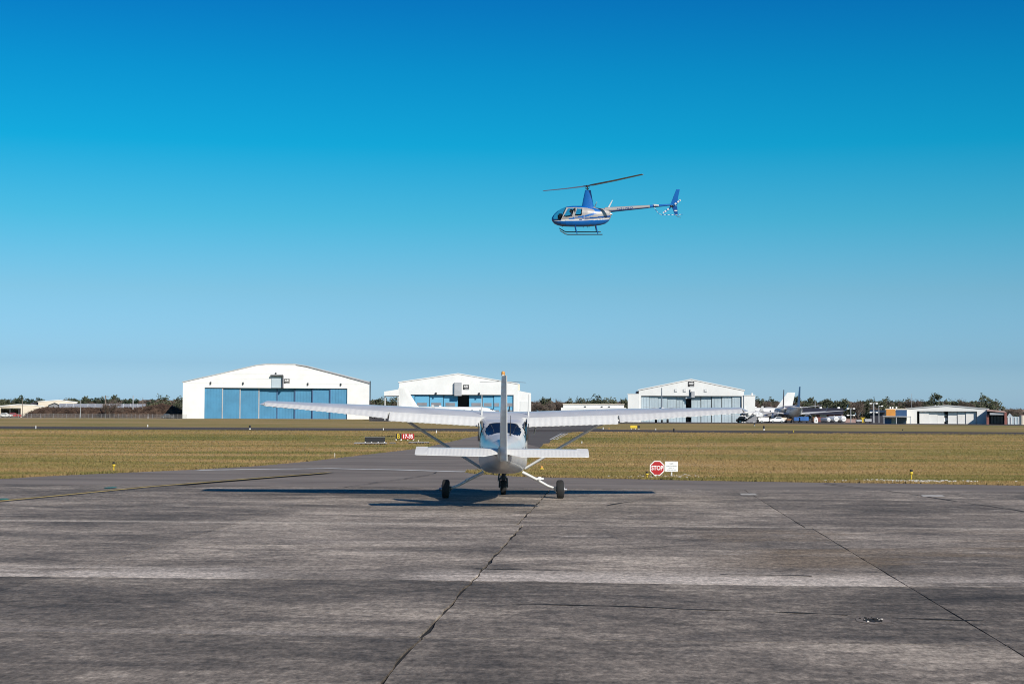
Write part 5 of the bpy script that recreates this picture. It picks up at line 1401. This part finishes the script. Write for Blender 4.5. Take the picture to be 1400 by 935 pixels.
def car(label, px, base, D, rz, mat, L=4.5):
    g = at(px, base, D); t = thing("parked_car", label, "car", (g.x, g.y, 0), rz)
    m = MB(); pr = [(-.5, .45), (-.49, .85), (-.34, .95), (.22, .98), (.47, .82), (.5, .5), (.46, .3), (-.47, .3)]
    m.loft([[Vector((x * L, y, z)) for x, z in pr] for y in (-.86, .86)]); m.build("body", M[mat], t)
    pr2 = [(-.38, .94), (-.26, 1.42), (.02, 1.45), (.2, .96)]
    m = MB(); m.loft([[Vector((x * L, y * (1 if z < 1.2 else .86), z)) for x, z in pr2] for y in (-.8, .8)]); m.build("cabin", M[mat], t)
    for s in (-1, 1): m = MB(); m.prism([(-.33 * L, 1.0), (-.24 * L, 1.36), (.01 * L, 1.38), (.15 * L, 1.0)], s * .80 - .01, s * .80 + .01); m.build("side_window", M['far_glass'], t)
    m = MB(); m.box(-.5 * L - .02, -.5 * L, -.7, .7, .62, .75); m.build("tail_light", M['red'], t)
    wheel4(t, L, 1.75, .32, (-.31 * L, .31 * L)); return t
car("white car parked by the foot of the right hangar's annex", 1034, 577.9, 374, R(0), 'signwhite', 3.6)
car("white car half hidden beneath the parked jets", 1062, 578.0, 384, R(178), 'signwhite', 3.4)
car("dark car parked under the little white jet's tail", 1016.5, 577.9, 372, R(5), 'black', 3.2)
car("red vehicle parked inside the open depot at far left", 20, 570.5, 512, R(8), 'red', 4.2)
car("white car at the left end of the depot", 8, 570.8, 509, R(0), 'white', 4.0)
car("small dark car by the fence left of the big hangar", 230, 572.3, 484, R(4), 'darkmetal', 4.0)
def cart(px, base, D, label, mat, w, h, load=None):
    g = at(px, base, D); t = thing("ground_cart", label, "cart", (g.x, g.y, 0))
    bevel_box("deck", M[mat], t, -w / 2, w / 2, -.5, .5, .35, .5 if load else h, .03)
    if load: bevel_box("load", M[load], t, -w / 2 + .05, w / 2 - .05, -.45, .45, .505, h, .05)
    m = MB(); m.tube([(w / 2, 0, .4), (w / 2 + .5, 0, .25)], .04, 6); m.build("tow_bar", M['darkmetal'], t)
    for x in (-w * .35, w * .35):
        for s in (-.42, .42): m = MB(); m.wheel((x, s, .18), (0, 1, 0), .18, .1, n=12); m.build("wheel", M['rubber'], t)
    return t
for a in ((1045, 577.9, 376, "white ground cart right of the white car by the annex", 'signwhite', 1.9, 1.3), (1054, 577.8, 386, "dark ground cart under the dark-red-finned jet", 'darkmetal', 1.4, 1.1),
          (1072, 577.9, 385, "grey ground cart with a pale load below the slate-tailed jet", 'grey', 1.3, 1.2, 'cream'), (1079, 577.9, 384, "dark ground cart with a tan load below the slate-tailed jet", 'darkmetal', 1.2, 1.0, 'rust'),
          (1089.5, 578, 383, "blue tarpaulin-covered cart below the slate-tailed jet's left side", 'darkmetal', 1.6, 1.35, 'tarp'), (1098.5, 578, 383, "large blue tarpaulin-covered cart next to the orange bin", 'darkmetal', 2.4, 1.45, 'tarp'),
          (1174, 578.4, 388, "grey cart left of the yellow container", 'grey', 1.3, .8), (1186.5, 578.4, 388, "grey low cart right of the yellow container", 'grey', 1.6, 1.0)):
    cart(*a)
def bin_(px, base, top, w, D, label, name, mat, cat):
    g = at(px, base, D); k = D / F; t = thing(name, label, cat, (g.x, g.y, 0)); h = g.z * 0 + (base - top) * k
    bevel_box("bin_body", M[mat], t, -w * k / 2, w * k / 2, -.6, .6, .06, h, .05)
    m = MB(); m.box(-w * k / 2 - .05, w * k / 2 + .05, -.66, .66, h + .002, h + .1); m.build("lid", M[mat], t)
    for s in (-1, 1): m = MB(); m.box(s * w * k * .3 - .06, s * w * k * .3 + .06, -.67, -.605, .15, h - .1); m.build("stiffener", M['darkmetal'], t)
bin_(1179, 578.2, 571.2, 5, 392, "yellow container between grey carts right of the pinkish wall", "container", 'yellow', "container")
bin_(1112, 578, 570.4, 4.2, 388, "rusty orange bin right of the blue tarpaulins", "container", 'rust', "container")
def tank(px, base, D, r, label):
    g = at(px, base, D); t = thing("tank_trailer", label, "tank", (g.x, g.y, 0), R(8))
    m = MB(); m.loft([[Vector((math.cos(q) * r * s, y, r + .25 + math.sin(q) * r * s)) for q in [i * math.pi / 10 for i in range(20)]] for y, s in ((-2.6, .35), (-2.5, .8), (-2.2, 1), (2.2, 1), (2.6, .5))]); m.build("tank_body", M['signwhite'], t, 40)
    m = MB(); m.box(-r * .7, r * .7, -2.3, 2.3, .15, .3); m.build("cradle", M['darkmetal'], t)
    m = MB(); m.tube([(0, -1, 2 * r + .2), (0, -1, 2 * r + .4)], .2, 8); m.build("hatch", M['grey'], t)
    m = MB(); m.box(-r * .5, r * .5, -2.64, -2.6, r + .18, r + .32); m.build("data_plate", M['grey'], t)
tank(1128.5, 578, 388, .50, "leftmost and smallest of the three white tanks")
tank(1138.6, 578, 388, .68, "middle one of the three white tanks")
tank(1148.8, 578, 388, .72, "rightmost of the three white tanks, beside the pinkish wall")
g = at(1115.4, 578, 386); t = thing("kiosk", "little white hut with a pointed roof between the orange bin and tanks", "hut", (g.x, g.y, 0))
bevel_box("wall", M['signwhite'], t, -.42, .42, -.4, .4, 0, .95, .02); m = MB(); m.tube([(0, 0, .955), (0, 0, 1.45)], [.5, .1], 4); m.build("roof", M['signwhite'], t); m = MB(); m.box(-.12, .12, -.43, -.405, .3, .7); m.build("window", M['black'], t)
g = at(1026, 577.9, 368); t = thing("air_stairs", "mobile grey boarding stairs beside the little white jet", "stairs", (g.x, g.y, 0))
m = MB(); m.prism([(-1.3, .2), (1.1, 1.75), (1.3, 1.75), (1.3, .2)], -.5, .5); m.build("flight", M['midgrey'], t)
for s in (-.52, .52): m = MB(); m.tube([(-1.3, s, .9), (1.1, s, 2.3), (1.5, s, 2.3)], .04, 6); m.build("handrail", M['signwhite'], t)
for i in range(6): m = MB(); m.box(-1.25 + i * .4, -.95 + i * .4, -.48, .48, .32 + i * .255, .36 + i * .255); m.build("tread", M['grey'], t)
for i, (px, lab) in enumerate(((1259.5, "leftmost of the three dark baggage racks beside the white truck"), (1263, "middle one of the three dark baggage racks beside the truck"), (1266.4, "dark baggage rack touching the white truck"))):
    g = at(px, 579.8, 366); t = thing("baggage_rack", lab, "rack", (g.x, g.y, 0), R(12), "baggage racks beside the white truck")
    for x in (-.22, .22): m = MB(); m.box(x - .04, x + .04, -.6, .6, .1, 1.2); m.build("frame", M['darkmetal'], t)
    for z in (.3, .7, 1.15): m = MB(); m.box(-.18, .18, -.55, .55, z, z + .04); m.build("shelf", M['grey'], t)

# ================================================================== TREES, BRUSH HEAP, FAR WOOD
def leaf_quad(v, f, p, s, rnd):
    a = Vector((rnd.gauss(0, 1), rnd.gauss(0, 1), rnd.gauss(0, 1))).normalized(); b_ = a.orthogonal().normalized(); c = a.cross(b_)
    th = rnd.uniform(0, 6.28); u = (b_ * math.cos(th) + c * math.sin(th)) * s; w = (c * math.cos(th) - b_ * math.sin(th)) * s * rnd.uniform(.5, .9)
    i = len(v); v.extend([p - u, p + w, p + u, p - w]); f.append((i, i + 1, i + 2, i + 3))
def crown_oak(seed, H, Wd, dens=1.0):
    rnd = random.Random(seed); v = []; f = []
    n = int(48 * dens)
    for c in range(n):
        th = rnd.uniform(0, 6.28); zz = rnd.uniform(.12, 1.0); rad = Wd / 2 * math.sqrt(max(.05, 1 - ((zz - .42) / .62) ** 2)) * rnd.uniform(.3, .95)
        cp = Vector((math.cos(th) * rad, math.sin(th) * rad, zz * H)); cs = rnd.uniform(.09, .16) * Wd
        for q in range(24):
            d = Vector((rnd.gauss(0, 1), rnd.gauss(0, 1), rnd.gauss(0, .75))).normalized() * cs * rnd.uniform(.4, 1.05)
            leaf_quad(v, f, cp + d, rnd.uniform(.25, .52), rnd)
    return v, f
def crown_pine(seed, H, Wd):
    rnd = random.Random(seed); v = []; f = []
    for c in range(20):
        zz = rnd.uniform(.45, 1.0); rad = Wd / 2 * (1.08 - .75 * (zz - .45) / .55) * rnd.uniform(.2, 1)
        th = rnd.uniform(0, 6.28); cp = Vector((math.cos(th) * rad, math.sin(th) * rad, zz * H))
        for q in range(26):
            d = Vector((rnd.gauss(0, 1), rnd.gauss(0, 1), rnd.gauss(0, .5))).normalized() * Wd * rnd.uniform(.05, .15)
            leaf_quad(v, f, cp + d, rnd.uniform(.22, .45), rnd)
    return v, f
def crown_bare(seed, H, Wd):
    rnd = random.Random(seed); v = []; f = []
    def sliver(p, q, w):
        d = (q - p); s = d.orthogonal().normalized(); s = Matrix.Rotation(rnd.uniform(0, 6.28), 3, d.normalized()) @ s * w
        i = len(v); v.extend([p - s, p + s, q + s * .35, q - s * .35]); f.append((i, i + 1, i + 2, i + 3))
        s2 = s.cross(d.normalized()); i = len(v); v.extend([p - s2, p + s2, q + s2 * .35, q - s2 * .35]); f.append((i, i + 1, i + 2, i + 3))
    def grow(p, d, L, w, lev):
        q = p + d * L; sliver(p, q, w)
        if lev == 0: return
        for k in range(rnd.choice((3, 3, 4))):
            nd = (d + Vector((rnd.gauss(0, .55), rnd.gauss(0, .55), rnd.gauss(.08, .35)))).normalized()
            grow(p.lerp(q, rnd.uniform(.55, 1)), nd, L * rnd.uniform(.55, .85), max(.035, w * .6), lev - 1)
    for k in range(5):
        th = k * 1.257 + rnd.uniform(-.4, .4); d = Vector((math.cos(th) * .55, math.sin(th) * .55, 1)).normalized()
        grow(Vector((0, 0, H * .18)), d, H * .33, .12, 4)
    tips = [q for q in v[len(v) // 3:]]
    for i in range(900):             # the haze of fine twigs
        p = rnd.choice(tips) + Vector((rnd.gauss(0, .35), rnd.gauss(0, .35), rnd.gauss(0, .3))); d = Vector((rnd.gauss(0, 1), rnd.gauss(0, 1), rnd.gauss(.5, 1))).normalized() * rnd.uniform(.4, .9)
        sliver(p, p + d, .05)
    mz = max(p.z for p in v); mxr = max(abs(p.x) for p in v)
    v = [Vector((p.x * Wd / 2 / mxr, p.y * Wd / 2 / mxr, p.z * H / mz)) for p in v]
    return v, f
def limb_mesh(seed, H, Wd, pine=False):
    rnd = random.Random(seed + 99); m = MB()
    m.tube([(0, 0, 0), (.05, 0, H * .3), (0, .05, H * (.9 if pine else .6))], [H * .022, H * .017, H * .006], 7)
    for i in range(6):
        th = i * 1.05 + rnd.uniform(-.3, .3); z0 = H * rnd.uniform(.25, .5) if not pine else H * rnd.uniform(.5, .85)
        m.tube([(0, 0, z0), (math.cos(th) * Wd * .18, math.sin(th) * Wd * .18, z0 + H * .12), (math.cos(th) * Wd * .36, math.sin(th) * Wd * .36, z0 + H * .24)], [H * .011, H * .008, H * .003], 5)
    return m.mesh("trunk", M['bark'], 60)
def mk(v, f, mat): 
    me = bpy.data.meshes.new("crown"); me.from_pydata(v, [], f); me.materials.append(M[mat]); return me
PROTO = {'oak': [], 'pine': [], 'bare': []}
for i in range(5): PROTO['oak'].append((mk(*crown_oak(i, 10, 11), 'oak'), limb_mesh(i, 10, 11)))
for i in range(4): PROTO['pine'].append((mk(*crown_pine(i + 40, 10, 6.5), 'pine'), limb_mesh(i, 10, 5, True)))
for i in range(4): PROTO['bare'].append((mk(*crown_bare(i + 70, 10, 9), 'twig'), limb_mesh(i, 10, 8)))
NAMES = {'oak': "evergreen_tree", 'pine': "pine_tree", 'bare': "bare_tree"}
trnd = random.Random(11)
def tree(kind, px, top, w, D, label, group=None, i=None):
    g = at(px, 575, D); h = at(px, top, D).z; k = D / F
    cm, tm = PROTO[kind][trnd.randrange(len(PROTO[kind])) if i is None else i]
    t = thing(NAMES[kind], label, "tree", (g.x, g.y, 0), trnd.uniform(0, 6.28), group)
    ref = {'oak': 11, 'pine': 6.5, 'bare': 9}[kind]; sxy = 1.65 * w * k / ref
    t.scale = (sxy, sxy, h / 10.3)
    t['px'] = px
    link("crown", cm, t); link("trunk", tm, t); return t
# trees that stand out
for a in (('pine', 28, 540.8, 12, 590, "rounded dark pine, highest of the trees at far left"), ('pine', 53, 544.5, 8, 600, "dark pine above the dark annex left of the cream warehouse"),
          ('oak', 222, 540.2, 18, 560, "tall spreading pine-green tree between the long shed and the big hangar"), ('pine', 207, 545.4, 10, 575, "small dark round tree just left of the tall spreading tree by the hangar"),
          ('oak', 246, 544, 14, 565, "dark evergreen touching the left wall of the big hangar"), ('oak', 816, 540.6, 20, 520, "tall green tree rising above the long low white building"),
          ('oak', 833, 543.5, 17, 525, "bright green tree right of the tallest one above the low white building"), ('oak', 853, 545, 10, 520, "dark tree touching the right hangar's left annex"),
          ('oak', 1281, 540.2, 19, 470, "dark tall tree rising behind the far right hangar's ridge"), ('bare', 1250, 541.6, 24, 480, "big bare brown tree behind the slate blue panel"),
          ('bare', 1322, 542.2, 26, 485, "bare spreading tree behind the right half of the far right hangar"), ('oak', 1346, 541.8, 16, 470, "slim dark evergreen right of the bare tree, above the hangar's right eave"),
          ('oak', 1359, 545.4, 18, 470, "dark green tree above the brick building's pinkish roof"), ('bare', 1381, 552.4, 22, 480, "low bare tree leaning above the glass wing at far right"),
          ('bare', 150, 547.5, 26, 497, "bare pale bush growing in front of the brush heap")):
    tree(*a)
def row(kinds, x0, x1, step, tops, w, D, label, group, jit=1.6):
    x = x0; made = []
    while x <= x1:
        t = (x - x0) / max(1, x1 - x0) * (len(tops) - 1); i = min(int(t), len(tops) - 2); top = tops[i] + (tops[i + 1] - tops[i]) * (t - i)
        kd = trnd.choice(kinds); o = tree(kd, x + trnd.uniform(-1, 1), top + trnd.uniform(-jit, jit), w * trnd.uniform(.8, 1.25), D + trnd.uniform(-8, 14), label[kd], group[kd]); made.append((o['px'], kd, o)); x += step * trnd.uniform(.8, 1.2)
    made.sort(key=lambda q: q[0])
    for kd in NAMES:
        for n, q in enumerate([q for q in made if q[1] == kd]): q[2]['label'] = ORD[n] + ' ' + label[kd]
ORD = 'first second third fourth fifth sixth seventh eighth ninth tenth eleventh twelfth thirteenth fourteenth fifteenth sixteenth seventeenth eighteenth nineteenth twentieth'.split()
def lab(where):
    return ({'oak': "dark evergreen from the left " + where, 'pine': "dark pine from the left " + where, 'bare': "bare brown tree from left " + where},
            {'oak': "evergreens " + where, 'pine': "pines " + where, 'bare': "bare trees " + where})
Lb = lab("behind the depot at far left"); row(['pine', 'oak'], -6, 66, 6, [546, 547, 545, 546, 545, 551], 10, 605, *Lb)
Lb = lab("behind the long grey shed"); row(['pine', 'oak', 'bare'], 72, 200, 6, [549, 546, 545, 543.5, 543, 545, 547], 15, 640, *Lb, 1.2)
Lb = lab("right of the brush heap, left of the big hangar"); row(['bare', 'bare', 'oak'], 204, 254, 8, [553, 551, 549, 550], 15, 560, *Lb)
Lb = lab("between the big hangar and the middle hangar"); row(['bare', 'oak'], 505, 552, 7, [547, 544.5, 545, 546], 14, 560, *Lb)
Lb = lab("between middle hangar and low white building"); row(['bare', 'bare', 'oak'], 724, 806, 7, [546, 545, 543.5, 544, 545], 15, 545, *Lb)
Lb = lab("above the low white building"); row(['oak', 'bare'], 800, 862, 9, [547, 546, 547, 548], 15, 540, *Lb)
Lb = lab("behind the parked jets"); row(['bare', 'oak'], 1030, 1150, 7, [544, 545, 546, 545, 546, 547.5, 546.5, 549], 16, 520, *Lb)
Lb = lab("between the white tanks and the orange panel"); row(['oak', 'oak', 'bare'], 1142, 1214, 8, [550, 547, 546, 547, 549, 546], 18, 470, *Lb)
Lb = lab("behind the orange panel and far right hangar"); row(['oak', 'bare', 'oak'], 1212, 1352, 10, [546, 546, 548, 549, 547, 549, 550], 20, 490, *Lb)
Lb = lab("at the far right edge"); row(['bare', 'oak'], 1384, 1412, 8, [561, 562, 562], 14, 600, *Lb)
# the far wood reads as one mass: low, deep and dark, behind all the single trees
def far_wood():
    rnd = random.Random(5); v = []; f = []
    for i in range(34000):
        px = rnd.uniform(-120, 1520); D = rnd.uniform(650, 740)
        env = (548.0 if 85 < px < 520 else 550.5) + 2.0 * mnoise.noise(Vector((px * .03, 0, 2))) + 2.2 * mnoise.noise(Vector((px * .11, 0, 5))) + (10.0 if px > 1365 else 0)
        top = at(px, env, D).z; g = at(px, 570, D)
        z = top * (1 - rnd.random() ** 1.6 * .98)
        leaf_quad(v, f, Vector((g.x, g.y, z)), rnd.uniform(.45, 1.0), rnd)
    me = bpy.data.meshes.new("far_wood"); me.from_pydata(v, [], f); me.materials.append(M['oak']); me.materials.append(M['twig'])
    me.polygons.foreach_set('material_index', [int(mnoise.noise(Vector((v[p[0]].x * .05, 3, 1))) > -.25 or rnd.random() < .35) for p in f])
    tag(link("far_wood", me), "low dark far-off wood along the horizon behind every building", "wood", kind='stuff')
far_wood()
# brush heap: a long mound of dumped branches
def brush():
    rnd = random.Random(8); v = []; f = []
    prof = [(26, 569), (33, 562.5), (40, 559.5), (48, 557), (80, 557.4), (130, 557.6), (180, 557.2), (196, 555), (212, 552), (226, 554), (240, 559.5), (254, 566)]
    D = 500
    def top(px):
        for (a, ya), (b_, yb) in zip(prof[:-1], prof[1:]):
            if a <= px <= b_: return ya + (yb - ya) * (px - a) / (b_ - a)
        return 570
    nx, ny = 150, 14; grid = []
    for i in range(nx + 1):
        px = 26 + 228 * i / nx; h = max(.1, at(px, top(px), D + 8).z); x = at(px, 565, D).x
        for j in range(ny + 1):
            t = j / ny; prof_z = math.sin(min(1, t * 1.9) * math.pi / 2) ** .8 if t < .55 else 1 - ((t - .55) / .45) ** 2
            z = h * prof_z + (mnoise.noise(Vector((x * .35, t * 9, 1))) * .5 + mnoise.noise(Vector((x * 1.3, t * 21, 4))) * .3) * min(1, h / 2)
            v.append(Vector((x, D + t * 16, max(-.05, z - .15)))); grid.append(1)
    for i in range(nx):
        for j in range(ny):
            a = i * (ny + 1) + j; f.append((a, a + ny + 1, a + ny + 2, a + 1))
    for i in range(5200):                # loose sticks and chips
        px = rnd.uniform(30, 252); t = rnd.random(); h = max(.1, at(px, top(px), D + 8).z); x = at(px, 565, D).x
        pz = math.sin(min(1, t * 1.9) * math.pi / 2) ** .8 if t < .55 else 1 - ((t - .55) / .45) ** 2
        p = Vector((x, D + t * 16 - .2, h * pz * rnd.uniform(.85, 1.03))); d = Vector((rnd.gauss(0, 1), rnd.gauss(0, 1), rnd.gauss(0, .5))).normalized() * rnd.uniform(.25, .9); s = d.orthogonal().normalized() * rnd.uniform(.03, .09)
        b_ = len(v); v.extend([p - d - s, p - d + s, p + d + s * .5, p + d - s * .5]); f.append((b_, b_ + 1, b_ + 2, b_ + 3))
    me = bpy.data.meshes.new("brush_heap"); me.from_pydata(v, [], f); me.materials.append(M['brush'])
    tag(link("brush_heap", me), "long dark brown heap of brush and woodchips at the left", "brush heap")
brush()

for o in list(bpy.data.objects):
    if 'px' in o: del o['px']
